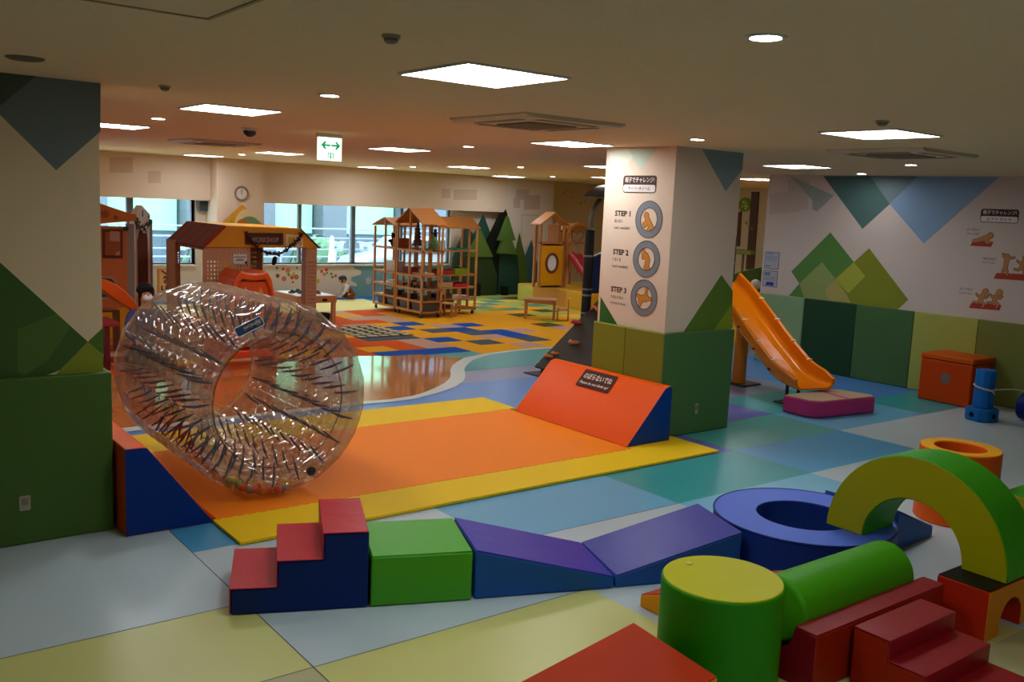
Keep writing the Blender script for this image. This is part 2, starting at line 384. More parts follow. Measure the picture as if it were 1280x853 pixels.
# square columns, padded up to one metre
def column(name, x0, y0, h, polys_front, polys_side, s=.92):
    w = MB(); w.box(x0, y0, 0, x0+s, y0+s, ceil_z(y0)+.04); o = struct(w.build(name, wall(h)))
    return o, Frame((x0, y0, 0), (1, 0, 0), (0, 0, 1)), Frame((x0, y0+s, 0), (0, -1, 0), (0, 0, 1))
lc, LF, _ = column('wall_pillar_left', .52, 5.93, '#d8c49f', 0, 0)  # paint yellowed in place of light thrown up by the yellow floor
dk = (.0, 5.93)
mural('trim_3', LF, [
    ('#6a7676', .001, [(-40,82),(125.6,100.4),(125.6,164.5),(70.3,213),(-40,104)]),
    ('#50584c', .0014, [(-40,82),(49,92),(-40,165)]),
    ('#3a5c24', .001, [(-40,292),(109.8,427.3),(75,463),(30,480),(-40,485)]),
    ('#4b6b2b', .0014, [(22,412),(69.4,392.5),(88,409),(60,450),(30,470),(22,465)]),
    ('#4a6d24', .0016, [(109.8,427.3),(128.9,409.7),(128.9,444)]),
    ('#7e8a22', .0019, [(109.8,427.3),(128.9,444.5),(129.2,470),(68,470)])], lc)
mc, MF, MS = column('wall_pillar_right', 6.36, 5.94, WARM, 0, 0)
def zc(*L): return [(740+x/6.4, 170+y/6.4) for x, y in L]
mural('trim_4', MS, [
    ('#d3d8c4', .001, [(762,186),(790,186),(791.5,197),(766,230),(763.5,228)]),
    ('#bccbbb', .0013, [(785,185),(821,185),(800.6,213)]),
    ('#2f6126', .001, [(750.8,371),(771.5,405.5),(771,411),(749,408)])], mc)
mural('trim_5', MF, [
    ('#869a9e', .001, [(877.5,186.5),(929.5,191),(928,212),(907,239.5)]),
    ('#5d7a28', .001, [(901.7,343.7),(916,364),(914,418),(851,420)]),
    ('#8a9a22', .0013, [(914.5,380),(914,418),(889,418)])], mc)
cc, CF, CSF = column('wall_pillar_far', 6.36, 17.6, WARM, 0, 0)

# window wall: deep reveal under a bulkhead
YB, YW = 17.95, 18.2
x1a, x1b, x2a, x2b = 2.2, 6.16, 7.5, 12.09
SILL, HEAD = .72, 1.99
w = MB()
w.box(-6, YW, 0, 13.5, YW+.2, SILL); w.box(-6, YW, SILL, x1a, YW+.2, HEAD); w.box(x1b, YW, SILL, x2a, YW+.2, HEAD); w.box(x2b, YW, SILL, 13.5, YW+.2, HEAD)
ww = struct(w.build('wall_back', wall('#d3c4b4')))
w = MB(); w.box(-6, YB, 1.962, 13.5, YW+.2, 2.81); o = struct(w.build('wall_back_upper', wall(WARM)))
FB = Frame((0, YB, 0), (1, 0, 0), (0, 0, 1)); FW = Frame((0, YW, 0), (1, 0, 0), (0, 0, 1))
def faint(name, fr, L, h, par):
    mb = MB()
    for k, (x0, y0, x1, y1) in enumerate(L): plate(mb, fr, [fr.px(x0, y1), fr.px(x1, y1), fr.px(x1, y0), fr.px(x0, y0)], .0003, .001+.0006*k)
    q = struct(mb.build(name, paint(h))); q.parent = par
faint('trim_6', FB, [(137,197,166,216),(185,214,201,229),(552,236,563,248),(567,237,596,250)], '#c4ab97', o)
w = MB(); w.box(13.5, YB, 0, 14.95, YB+.7, 2.81); wp = struct(w.build('wall_pier', wall('#d8cdc3')))
faint('trim_7', FB, [(645,237,661,250),(642,247,650,260),(655,244,675,262)], '#c3b0a6', wp)
mb = MB(); 
for q in ([(652,268.5),(673,269.2),(673,269.8),(652,269.1)], [(652,268.5),(652.5,268.5),(651,362),(650.5,362)], [(672.5,269.2),(673,269.2),(671,362),(670.5,362)]): plate(mb, FB, [FB.px(*p) for p in q], .0003, .002)
q = struct(mb.build('door_1', paint('#a99d92'))); q.parent = wp
w = MB(); w.box(14.95, 18.5, 0, 18, 18.6, 2.84); wb = struct(w.build('wall_back_corner', wall('#dcc49e')))
w = MB(); w.box(17.5, 6, 0, 17.6, 18.6, 2.84); wf = struct(w.build('wall_far_right', wall('#d8cbae')))
w = MB(); w.box(XR+.15, 8.57, 0, 17.6, 8.72, 2.78); struct(w.build('wall_far_side', wall('#cfc3ae')))
FK = Frame((0, 18.5, 0), (1, 0, 0), (0, 0, 1)); FX = Frame((17.5, 18, 0), (0, -1, 0), (0, 0, 1))
# brown timber strips on the far wall seen past the right pillar
mb = MB(); plate(mb, FX, [FX.px(*q) for q in ((940.5,240),(949.5,240),(943,337),(933,337))], .001, .03)
plate(mb, FX, [FX.px(*q) for q in ((924,266),(927.5,264),(925,308),(921,308))], .001, .03); q = struct(mb.build('trim_8', wood('#5b3520'))); q.parent = wf
mb = MB(); b = FX
for x, y, r in ((934,279,3),(937,283,2.2),(941,286,1.6),(949,278,1.4),(949,286,1),(950,293,1)): plate(mb, b, disc(.013*r, 12, b.px(x, y)), .031, .034)
q = struct(mb.build('trim_9', paint('#a39a55'))); q.parent = wf
mb = MB()
for x, y, r in ((705,241,1.3),(708,239,1),(716,246,1.2),(722,243,1),(726,254,1.6),(731,252,1.3),(713,240,.9)): plate(mb, FK, disc(.016*r, 12, FK.px(x, y)), .001, .004)
q = struct(mb.build('trim_10', paint('#8d7246'))); q.parent = wb
# pastel map painted below the windows, with the flower stickers
mb = MB()
def zk(*L): return [(395+x/10.66, 330+y/10.66) for x, y in L]
plate(mb, FW, [FW.px(*q) for q in zk((480,12),(520,70),(600,90),(600,140),(530,160),(470,180),(470,230),(540,260),(545,300),(480,290),(420,300),(440,420),(430,446))] + [FW.px(463,372), FW.px(562,372), FW.px(562,331)], .0004, .001, 0)
plate(mb, FW, [FW.px(*q) for q in zk((660,200),(700,170),(740,210),(720,270),(670,270))], .0006, .0014, 1)
plate(mb, FW, [FW.px(*q) for q in zk((560,280),(640,250),(640,330),(600,400),(545,380))], .0006, .0014, 2)
q = struct(mb.build('trim_11', [paint('#6f9aa0'), paint('#b3a6a6'), paint('#6fa08e')])); q.parent = ww
fm = [paint(h) for h in ('#c8482c', '#5a8f2c', '#b5a53a', '#b98060', '#6a4a3c')]
mb = MB()
for x, y, r, k in ((402,339.5,2.2,0),(408,337.5,2.2,0),(405.5,343,2.3,3),(409,341.5,1.2,4),(414,342.5,1.8,1),(415.5,346.5,1.9,1),(419.5,345,1.9,0),
                   (354,336.5,2,0),(360,338.5,3,0),(360,338.5,2,3),(371,335,1.2,4),(367,343,2.6,2),(361,343.5,2,1),(365,347,2.6,0),(370.5,346.5,3,4),(370.5,346.5,1.8,3),(355,348.5,3,0),(355,348.5,1.8,3),(366,353,1.3,4),(346,335,2,1),(347,345,2.6,4),(397,351.5,3,2)):
    d = .0015 + .0004*len(mb.m)/14*0 + (.002 if k in (3,) else 0)
    plate(mb, FW, disc(.0165*r, 14, FW.px(x, y)), .0005, .002 if k != 3 else .003, k)
q = struct(mb.build('trim_12', fm)); q.parent = ww

# windows: frames, mullions, panes, sill board
ALU = mat('window_frame', '#5a5f66', .4, .5); PANE = clear('window_glass', '#eef6f4', .03, .01, .3, .35)
def window(name, xa, xb, mull):
    mb = MB()
    for x, wd in mull: mb.box(x-wd/2, YW+.05, SILL, x+wd/2, YW+.13, HEAD)
    mb.box(xa, YW+.05, SILL, xb, YW+.13, SILL+.03); mb.box(xa, YW+.05, HEAD-.03, xb, YW+.13, HEAD)
    o = struct(mb.build(name, ALU))
    g = MB(); g.box(xa, YW+.088, SILL, xb, YW+.092, HEAD); q = struct(g.build('pane', PANE)); q.parent = o
    g = MB(); g.box(xa, YW-.06, SILL-.04, xb, YW+.19, SILL); q = struct(g.build('sill', wall('#cfc8c0'))); q.parent = o
K = YW/16.197
def wx(px): return atY(px, 300, YW)[0]
window('window_1', x1a, x1b, [(wx(164), .12), (wx(242), .05), (x1a+.03, .06), (3.2, .1), (x1b-.03, .06)])
window('window_2', x2a, x2b, [(wx(376), .07), (wx(443), .09), (wx(503), .06), (x2a+.03, .06), (x2b-.03, .06)])
mb = MB(); mb.box(6.2, YW-.1, 1.76, 6.36, YW-.01, 1.95); struct(mb.build('trim_13', paint('#39474c')))

# ------------------------------------------------------------------ outdoors, seen through the panes
gm = MB(); gm.box(-4, YW+.2, -.25, 26, 40, -.2); struct(gm.build('ground', mat('pavement', '#eceef0', .8, .2, var=.06, vscale=2)))
gm = MB(); ug = mat('outer_wall', '#5c6b7c', .8, .2)
gm.box(-4, 30, -.2, 26, 30.3, 5)
struct(gm.build('wall_outside', ug))
gm = MB()
for x in (9.6, 11.6, 14.2, 17.4, 6.4, 4.4): gm.box(x, 29.2, -.2, x+.9, 30, 5)
struct(gm.build('wall_outside_pillars', mat('outer_pillar', '#5d6772', .8, .2)))
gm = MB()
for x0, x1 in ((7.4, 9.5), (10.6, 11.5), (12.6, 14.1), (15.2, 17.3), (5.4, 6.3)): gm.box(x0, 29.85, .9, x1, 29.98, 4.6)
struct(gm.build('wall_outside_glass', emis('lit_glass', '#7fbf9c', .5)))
gm = MB()
for z in (.55, .75, .95, 1.25, 1.5): gm.tube([(4, 23, z-.2), (26, 23, z-.2)], .02, 6)
for x in range(4, 26, 2): gm.tube([(x, 23, -.2), (x, 23, 1.32)], .03, 6)
rl = tag(gm.build('railing', metal('#8f9aa6', .5), smooth=40), 'long galvanised railing outside the windows in front of parked bicycles', 'railing')
# ------------------------------------------------------------------ ceiling fixtures
LAMP = emis('lamp_diffuser', '#f8fbff', PANEL_S); SPOT = emis('spot_lens', '#f8fbff', SPOT_S); WHT = mat('white_metal', '#d8d4cb', .5, .4)
def panel(x, y, label):
    z = ceil_z(y); t = thing('ceiling_light', label, 'ceiling light', (x, y, z), 0, 'square ceiling lights')
    s = .275
    mb = MB(); 
    for a, b, c, d in ((-s-.012,-s-.012,s+.012,-s), (-s-.012,s,s+.012,s+.012), (-s-.012,-s,-s,s), (s,-s,s+.012,s)): mb.box(a, b, -.012, c, d, .03)
    mb.build('frame', WHT, t)
    mb = MB(); mb.box(-s, -s, -.010, s, s, .004); mb.build('diffuser', LAMP, t)
    mb = MB()
    for k in (-.092, .092): mb.box(k-.003, -s, -.014, k+.003, s, -.0105); mb.box(-s, k-.003, -.014, s, k+.003, -.0105)
    mb.build('louver', WHT, t)
PX = (2.55, 5.83, 9.3, 12.65); PY = (3.61, 6.78, 9.95, 13.5, 16.8)
where = {(0,0): 'large in the middle above the orange mat', (1,0): 'above the right half of the vinyl floor, before the mountain mural',
 (0,1): 'between the left pillar and the exit sign, nearer the camera', (1,1): 'just left of the right pillar top, nearer one', (2,1): 'just right of the right pillar top, larger of two',
 (0,2): 'partly hidden by the left pillar edge', (1,2): 'right of the hanging exit sign, middle row', (2,2): 'touching the left edge of the right pillar',
 (3,2): 'small, beside the right pillar near the green round sign', (1,3): 'left of the exit sign, beyond the round smoke vent', (2,3): 'in the middle of the far ceiling before the forest cutouts',
 (3,3): 'behind the right pillar, furthest right of its row', (1,4): 'above the wall clock at the window side', (2,4): 'over the far window, right of the exit sign', (3,4): 'above the forest cutouts by the far pier'}
PX = PX + (-.73,); PY = PY + (.36,)
for i, s in ((0, 'added unseen behind the camera as fill light'),): where[(i, 5)] = s  # unseen panel, added to brighten the foreground and the left pillar
for j, s in ((2, 'added unseen beyond the left pillar, third row'), (3, 'added unseen beyond the left pillar, fourth row'), (4, 'added unseen beyond the left pillar, row at the window')): where[(4, j)] = s  # grid carried on out of view, panels added for more bounce light
for (i, j), s in where.items(): panel(PX[i], PY[j], 'square white ceiling light '+s)
def spot(x, y, label):
    z = ceil_z(y); t = thing('downlight', label, 'downlight', (x, y, z), 0, 'round ceiling downlights')
    mb = MB(); mb.lathe([(.052, .01), (.052, -.006), (.068, -.006), (.07, .0), (.07, .01)], n=24, closed=True); mb.build('trim_ring', WHT, t, smooth=40)
    mb = MB(); mb.cyl((0, 0, -.001), .052, .006, n=24); mb.build('lens', SPOT, t)
for x, y, s in ((2.56,2.03,'nearest the camera, large at top right of the big square light'), (2.54,5.16,'between the two nearest square lights on the left'), (2.53,8.42,'beside the left pillar'),
    (5.82,5.22,'over the front corner of the right pillar'), (5.79,8.43,'left of the right pillar, mid ceiling'), (9.13,5.27,'right of two before the mountain mural'), (10.84,6.92,'smaller one close to the mural wall'),
    (5.87,15.1,'near the wall clock'), (9.35,12.1,'far ceiling before the forest cutouts'), (9.2,15.2,'far ceiling before the second window'), (12.6,15.2,'furthest, beside the white pier')):
    spot(x, y, 'round recessed downlight '+s)
GR = mat('grille', '#8d8068', .6, .3); PLA = mat('cassette_panel', '#cdbfa4', .6, .3)
def cassette(x, y, label, s=.44, rot=0):
    t = thing('air_conditioner', label, 'air conditioner', (x, y, ceil_z(y)), rot, 'ceiling air conditioners')
    mb = MB(); mb.prism([(-s, .02), (-s, -.012), (-s+.04, -.03), (s-.04, -.03), (s, -.012), (s, .02)], -s, s, 'y'); mb.build('panel', PLA, t)
    mb = MB(); mb.box(-.2, -.2, -.038, .2, .2, -.029)
    for k in range(7): mb.box(-.2+.06*k, -.2, -.042, -.18+.06*k, .2, -.036)
    mb.build('intake_grille', GR, t)
    for a in range(4):
        mb = MB(); mb.box(-.26, .3, -.034, .26, .36, -.0285); o = mb.build('outlet_slot', GR, t); o.rotation_euler[2] = a*PI/2
cassette(4.18, 5.25, 'square ceiling air conditioner in front of the right pillar')
cassette(7.45, 4.4, 'square ceiling air conditioner before the mountain mural')
cassette(4.2, 11.7, 'square ceiling air conditioner left of the exit sign')
t = thing('ceiling_hatch', 'square ceiling access hatch at the top edge above the left pillar', 'hatch', (.84, 2.95, ceil_z(2.95)))
MB().box(-.3, -.3, -.006, .3, .3, .004).build('panel', CEIL, t)
mb = MB()
for a, b, c, d in ((-.315,-.315,.315,-.3), (-.315,.3,.315,.315), (-.315,-.3,-.3,.3), (.3,-.3,.315,.3)): mb.box(a, b, -.01, c, d, .004)
mb.build('frame', mat('hatch_frame', '#a08a66', .6, .3), t)
t = thing('ceiling_speaker', 'round dim ceiling speaker in front of the left pillar', 'speaker', (.91, 5.09, ceil_z(5.09)))
mb = MB(); mb.lathe([(.001,-.012), (.07,-.012), (.085,-.006), (.09,.005)], n=28); mb.build('grille', mat('speaker_grille','#6a5f4c',.7,.2), t, smooth=40)
def detector(x, y, label, r=.026, h='#7a705c'):
    t = thing('smoke_detector', label, 'smoke detector', (x, y, ceil_z(y)))
    mb = MB(); mb.cyl((0,0,-.012), r*1.3, .014, n=20); mb.build('base', mat('detector_base','#a39a86',.6,.3), t, smooth=40)
    mb = MB(); mb.lathe([(.001,-.032), (r*.6,-.03), (r,-.022), (r,-.012)], n=20); mb.build('head', mat('detector_head', h, .5, .4), t, smooth=40)
detector(1.74, 3.05, 'small ceiling sensor left of the nearest square light')
detector(1.74, 5.66, 'small ceiling sensor right of the left pillar top', .025)
detector(5.1, 3.15, 'small ceiling sensor above the right-hand square light', .03)
t = thing('security_camera', 'dark dome security camera on the ceiling left of the exit sign', 'camera', (3.42, 8.6, ceil_z(8.6)))
mb = MB(); mb.cyl((0,0,-.03), .075, .06, n=24); mb.build('base', WHT, t, smooth=40)
mb = MB(); mb.lathe([(.001,-.085), (.03,-.08), (.055,-.06), (.06,-.03)], n=24); mb.build('dome', mat('dome','#15161a',.15,.6), t, smooth=60)
# hanging exit sign
xs, ys = 4.142, 8.4; zt = 2.685
t = thing('exit_sign', 'lit white exit sign with two green arrows hanging from the ceiling', 'exit sign', (xs, ys, zt))
mb = MB(); mb.box(-.12, -.025, -.22, .12, .025, 0); mb.build('housing', emis('sign_white', '#dffbea', .55), t, bevel=.004)
mb = MB(); mb.box(-.13, -.03, 0, .13, .03, .05); mb.build('mount', WHT, t)
FE = Frame((xs-.12, ys-.0252, zt-.22), (1,0,0), (0,0,1)); GRN = emis('sign_green', '#0a8a50', .5)
mb = MB()
for s, cx in ((1, .085), (-1, .155)):
    pts = [(cx-s*.065, .145), (cx-s*.025, .185), (cx-s*.012, .175), (cx-s*.03, .153), (cx+s*.03, .153), (cx+s*.03, .137), (cx-s*.03, .137), (cx-s*.012, .115), (cx-s*.025, .105)]
    plate(mb, FE, pts, .0003, .0015)
adopt(mb.build('arrow', GRN), t)
mb = MB(); plate(mb, FE, [(.09,.02),(.09,.075),(.097,.075),(.097,.02)], .0003, .0015); plate(mb, FE, [(.143,.02),(.143,.075),(.15,.075),(.15,.02)], .0003, .0015)
plate(mb, FE, [(.09,.075),(.15,.075),(.15,.069),(.09,.069)], .0003, .0015); plate(mb, FE, disc(.008, 12, (.12,.06)), .0003, .0015); plate(mb, FE, [(.113,.02),(.113,.05),(.127,.05),(.127,.02)], .0003, .0015)
adopt(mb.build('door_symbol', GRN), t)

# ------------------------------------------------------------------ wall pads
def pad(x0, y0, x1, y1, h, label, grp, z1=1.0):
    o = MB().box(0, 0, 0, x1-x0, y1-y0, z1).build('wall_pad', padm(h), loc=(x0, y0, 0.002), bevel=.012, seg=3)
    return tag(o, label, 'wall pad', grp)
yy = [8.72, 7.915, 7.09, 6.263, 5.44, 4.62, 3.8]
for a, b, h, l in zip(yy, yy[1:], ('#86a577', '#1f4328', '#46693c', '#a3a750', '#747a3a', '#46693c'),
    ('pale green wall pad behind the orange slide', 'darkest green wall pad on the mural wall', 'mid green wall pad right of the darkest pad', 'yellow-green wall pad behind the orange box', 'olive wall pad right of the orange box', 'green wall pad past the olive one')):
    pad(11.285, b+.002, 11.328, a-.002, h, l, 'pads along the mural wall')
pad(.478, 5.885, 1.478, 5.928, '#456628', 'dark green pad on the front of the left pillar', 'pads around the pillars')
pad(1.442, 5.93, 1.478, 6.87, '#456628', 'dark green pad on the hidden side of the left pillar', 'pads around the pillars')
pad(6.322, 5.897, 7.322, 5.938, '#4c7440', 'wide mid green pad on the front of the right pillar', 'pads around the pillars')
pad(6.317, 6.412, 6.358, 6.87, '#7d8226', 'olive pad on the sign side of the right pillar, farther one', 'pads around the pillars')
pad(6.317, 5.9, 6.358, 6.408, '#7a7d28', 'olive pad on the sign side of the right pillar, nearer one', 'pads around the pillars')
pad(7.282, 5.94, 7.322, 6.87, '#4c7440', 'green pad on the slide side of the right pillar', 'pads around the pillars')
def socket(fr, x, y, label, par, w=.06, h=.09):
    a, b = fr.px(x, y); t = thing('wall_socket', label, 'socket', fr.pt(a, b))
    mb = MB(); plate(mb, fr, rrect(a-w/2, b-h/2, a+w/2, b+h/2, .008), .0, .006); adopt(mb.build('plate', mat('socket','#9a9482',.5,.3)), t)
    mb = MB(); plate(mb, fr, rrect(a-.018, b-.012, a+.018, b+.03, .004), .006, .0075); adopt(mb.build('outlet', mat('socket_hole','#77736a',.6,.3)), t)
socket(Frame((.478, 5.885, 0), (1,0,0), (0,0,1)), 31, 629, 'cream wall socket low on the left pillar pad', None)
socket(Frame((6.322, 5.897, 0), (1,0,0), (0,0,1)), 870, 511, 'small wall socket low on the right pillar pad', None, .045, .1)

# ------------------------------------------------------------------ orange track mat with yellow borders and its end wedges
ORA, YEL, FBL = '#ff8a12', '#f5cb0a', '#0b3a8e'
t = thing('play_mat', 'orange jigsaw play mat with yellow border strips under the inflatable wheel', 'play mat', (2.03, 5.23, 0))
def jig(a, b, y, n, d=.012):
    out = []
    for i in range(n):
        x = a+(b-a)*i/n; s = (b-a)/n
        out += [(x, y), (x+s*.35, y), (x+s*.28, y+d), (x+s*.72, y+d), (x+s*.65, y)]
    return out + [(b, y)]
mb = MB(); mb.prism(jig(.025, 3.74, .46, 48) + list(reversed(jig(.025, 3.74, 2.24, 48))), .006, .026, 'z'); mb.build('orange_field', mat('eva', ORA, .6, .25, bump=.1, bscale=200), t)
mb = MB(); mb.prism([(0, .0), (4.43, .05), (4.43, .63), (3.76, .63), (3.76, .475)] + [(0, .475)], .006, .024, 'z'); o = mb.build('border_strip', mat('eva', YEL, .6, .25, bump=.1, bscale=200), t)
mb = MB(); mb.prism([(.025, 2.26), (3.84, 2.26), (3.84, 2.87), (.025, 2.87)], .006, .024, 'z'); mb.build('border_strip', mat('eva', YEL, .6, .25, bump=.1, bscale=200), t)
# right wedge
t = thing('foam_wedge', 'long orange foam wedge with blue ends against the right pillar', 'foam wedge', (5.77, 5.747, .026), 0, 'orange and blue end wedges')
pr = [(0, 0), (.545, 0), (.545, .5), (.52, .512), (.49, .51), (.455, .495)]
mb = MB(); mb.prism(pr, .0, 1.65, 'y', 0, 1); mb.build('body', [vinyl('#f05800'), vinyl(FBL)], t, bevel=.006)
sl = Vector((.455, 0, .495)).normalized()
FS = Frame((5.77, 7.397, .026), (0, -1, 0), sl)
s = thing('warning_sign', 'brown warning sticker with white writing on the orange foam wedge', 'sign', FS.pt(*FS.px(746, 477.5)))
BRN = paint('#4a1c12'); IV = paint('#e2d6c4')
q = [FS.px(*p) for p in ((733,465.5),(767,475),(760,488.5),(726,479))]
w_ = (q[1][0]-q[0][0]); cx_, cy_ = sum(a for a, b in q)/4, sum(b for a, b in q)/4
mb = MB(); plate(mb, FS, rrect(cx_-.235, cy_-.1, cx_+.235, cy_+.1, .015), .0075, .009); adopt(mb.build('plate', BRN), s)
text('のぼらないでね', FS, cx_, cy_-.005, .0095, .07, IV, s, 'lettering', 'CENTER', .4, .02)
text('Please do not climb up!', FS, cx_, cy_-.075, .0095, .04, IV, s, 'lettering', 'CENTER', .4, .02)
# left wedge
t = thing('foam_wedge', 'orange foam wedge with a dark blue end beside the left pillar', 'foam wedge', (1.5, 5.71, .004), 0, 'orange and blue end wedges')
pr = [(0, 0), (.545, 0), (.13, .545), (.1, .55), (0, .55)]
mb = MB(); mb.prism(pr, 0, 1.75, 'y', 0, 1); mb.build('body', [vinyl('#e85c10'), vinyl('#07307e')], t, bevel=.006)

# ------------------------------------------------------------------ foam blocks in the foreground
RED, NAVY, LIME, GRN2, PUR, SID = '#bd1f2e', '#06276e', '#42a40a', '#42a40a', '#352da8', '#1d55a4'
G = 'soft foam climbing blocks'
def rot2(a, b): return math.atan2(b[1]-a[1], b[0]-a[0])
a = P(288, 770.5); b = P(461, 760); r = rot2(a, b)
t = thing('foam_stairs', 'three-step foam stairs with red treads and navy sides', 'foam stairs', (a[0], a[1], .002), r, G)
L, D = .686, .55; s3 = L/3; h3 = .409/3
mb = MB(); mb.prism([(0,0),(L,0),(L,3*h3),(2*s3,3*h3),(2*s3,2*h3),(s3,2*h3),(s3,h3),(0,h3)], 0, D, 'y'); mb.build('body', vinyl(NAVY), t, bevel=.01)
for k in range(3):
    mb = MB(); x0 = k*s3; z0 = (k+1)*h3
    e = .006
    mb.prism([(x0-e, z0-h3+.004 if k else .01), (x0-e, z0+e), (x0+s3-.004, z0+e), (x0+s3-.004, z0), (x0, z0), (x0, z0-h3+.004 if k else .01)], -.003, D+.003, 'y')
    mb.build('tread', mat('vinyl_wrinkled', RED, .38, .3, bump=.25, bscale=9), t, bevel=.003, seg=2)
a = P(463, 760); b = P(590.5, 751); r = rot2(a, b)
t = thing('foam_block', 'bright green foam block between the stairs and the purple wedge', 'foam block', (a[0], a[1], .002), r, G)
MB().box(0, 0, 0, .54, .54, .27).build('body', mat('vinyl', GRN2, .42, .4, bump=.1, bscale=5), t, bevel=.012)
MB().box(.004, .004, .268, .536, .536, .276).build('top_panel', mat('vinyl_wrinkled', LIME, .4, .4, bump=.2, bscale=5), t, bevel=.004, seg=2)
def wedge(a, r, L, D, h0, h1, side, top, label, name='foam_wedge'):
    t = thing(name, label, 'foam wedge', (a[0], a[1], .002), r, G)
    MB().prism([(0,0),(L,0),(L,h1),(0,h0)], 0, D, 'y').build('body', vinyl(side), t, bevel=.01)
    MB().prism([(.003,h0-.002),(L-.003,h1-.002),(L-.003,h1+.006),(.003,h0+.006)], .003, D-.003, 'y').build('top_panel', mat('vinyl_wrinkled', top, .38, .28, bump=.22, bscale=6), t, bevel=.003, seg=2)
    return t
a = P(592.5, 750); b = P(767, 736.3)
wedge(a, rot2(a, b), .808, .54, .27, .066, SID, PUR, 'purple foam wedge sloping down right, next to the green block')
a = P(769, 735.5); b = P(934, 721)
wedge(a, math.atan2(-.29, .79), .79, .54, .066, .27, SID, '#2b329c', 'purple foam wedge rising right to the blue ring')
wedge((5.53, 3.03), .06, .52, .53, .27, .066, SID, '#3c4cae', 'short blue foam wedge on the far side of the blue ring')
def ringmesh(R, r, h, n=64): return MB().lathe([(r, 0), (R, 0), (R, h), (r, h)], n=n, closed=True)
t = thing('foam_ring', 'large low blue foam ring with a round hole under the arch foot', 'foam ring', (4.91, 3.31, .002), 0, G)
ringmesh(.55, .285, .268).build('body', vinyl('#14307f'), t, bevel=.008)
MB().lathe([(.287, .266), (.548, .266), (.548, .273), (.287, .273)], n=64, closed=True).build('top_panel', vinyl('#5070d8'), t, bevel=.003, seg=2)
MB().tube([(.548*math.cos(2*PI*i/64), .548*math.sin(2*PI*i/64), .27) for i in range(64)], .007, 8, True).build('piping', vinyl('#16307c'), t, smooth=60)
# upright drum
t = thing('foam_drum', 'upright green foam drum with a yellow top in the foreground', 'foam drum', (3.21, 2.545, .002), 0, G)
MB().cyl((0,0,0), .272, .497, n=72).build('body', vinyl('#2a8802'), t, bevel=.012)
MB().cyl((0,0,.492), .264, .009, n=72).build('top_panel', vinyl('#c0be00'), t, bevel=.004, seg=2)
MB().lathe([(.001, 0), (.012, .001), (.016, .004), (.014, .007), (.001, .008)], c=(-.01, .19, .5), n=12).build('vent_button', vinyl('#d9d36a'), t, smooth=40)
# cradle with roller
t = thing('foam_cradle', 'red foam cradle with a hollow groove holding the green roller', 'foam cradle', (3.497, 2.232, .002), 0, G)
gr = [(.42-.155*math.cos(PI*i/14)-.145, .27-.155*math.sin(PI*i/14)) for i in range(15)]
gr = [(.275+(-.155*math.cos(PI*i/14)), .27-.165*math.sin(PI*i/14)) for i in range(15)]
mb = MB(); mb.prism([(0,0),(.55,0),(.55,.27)] + gr[::-1] + [(0,.27)], 0, 1.105, 'x', 0, 1); mb.build('body', [vinyl('#9c2206'), vinyl('#94141f')], t, bevel=.008)
for y0 in (.003, .432): MB().box(.003, y0, .268, 1.102, y0+.115, .276).build('rim_panel', mat('vinyl_wrinkled', '#94141f', .38, .3, bump=.25, bscale=8), t, bevel=.003, seg=2)
o = MB().cyl((0,0,0), .158, .94, 'x', n=56).build('foam_roller', vinyl('#47a010'), loc=(3.58, 2.507, .277), bevel=.022, seg=4)
tag(o, 'long green foam roller lying in the red cradle', 'foam roller', G)
# red stairs
t = thing('foam_stairs', 'low three-step red foam stairs beside the red cradle', 'foam stairs', (3.742, 2.205, .002), math.atan2(-.0, 1), G)
mb = MB(); mb.prism([(0,0),(-.525,0),(-.525,.09),(-.35,.09),(-.35,.18),(-.175,.18),(-.175,.27),(0,.27)], 0, .565, 'x'); mb.build('body', vinyl('#9c2206'), t, bevel=.009)
for k in range(3):
    y0 = -.175*k; z = .27-.09*k; e = .006
    mb = MB(); mb.prism([(y0-.002, z-.001), (y0-.002, z+e), (y0-.175-e, z+e), (y0-.175-e, z-.086), (y0-.174, z-.086), (y0-.174, z-.001)], -.003, .568, 'x')
    mb.build('tread', mat('vinyl_wrinkled', '#94141f', .38, .3, bump=.25, bscale=8), t, bevel=.003, seg=2)
# arch standing on the ring and the tunnel block
t = thing('foam_arch', 'large half-ring foam arch, yellow face and green outside, bridging ring and red block', 'foam arch', (4.893, 2.595, .276), 0, G)
ac = [(.54*math.cos(PI*i/32), .54*math.sin(PI*i/32)) for i in range(33)]; ai = [(.295*math.cos(PI*i/32), .295*math.sin(PI*i/32)) for i in range(33)]
mb = MB(); mb.prism(ac + ai[::-1], 0, .33, 'x'); mb.build('body', vinyl('#3a9c10'), t, bevel=.008)
ac2 = [(.534*math.cos(PI*i/32), .003+.532*math.sin(PI*i/32)) for i in range(33)]; ai2 = [(.3*math.cos(PI*i/32), .003+.3*math.sin(PI*i/32)) for i in range(33)]
for x in (-.006, .328): MB().prism(ac2 + ai2[::-1], x, x+.008, 'x').build('face_panel', mat('vinyl_wrinkled', '#a2a000', .42, .25, bump=.22, bscale=4), t)
t = thing('foam_tunnel_block', 'orange foam block with small yellow tunnel arch and black top under the arch foot', 'foam block', (4.71, 2.053, .002), 0, G)
tp = [(.14+.125-.115*math.cos(PI*i/16), .11*math.sin(PI*i/16)+.07) for i in range(17)]
mb = MB(); mb.prism([(0,0),(.15,0)] + tp + [(.38,0),(.55,0),(.55,.268),(0,.268)], 0, .28, 'y', 0, 1); mb.build('body', [vinyl('#b5260f'), vinyl('#d7860f')], t, bevel=.007)
MB().box(.004, .004, .267, .546, .276, .273).build('top_panel', vinyl('#17140e'), t, bevel=.003, seg=2)
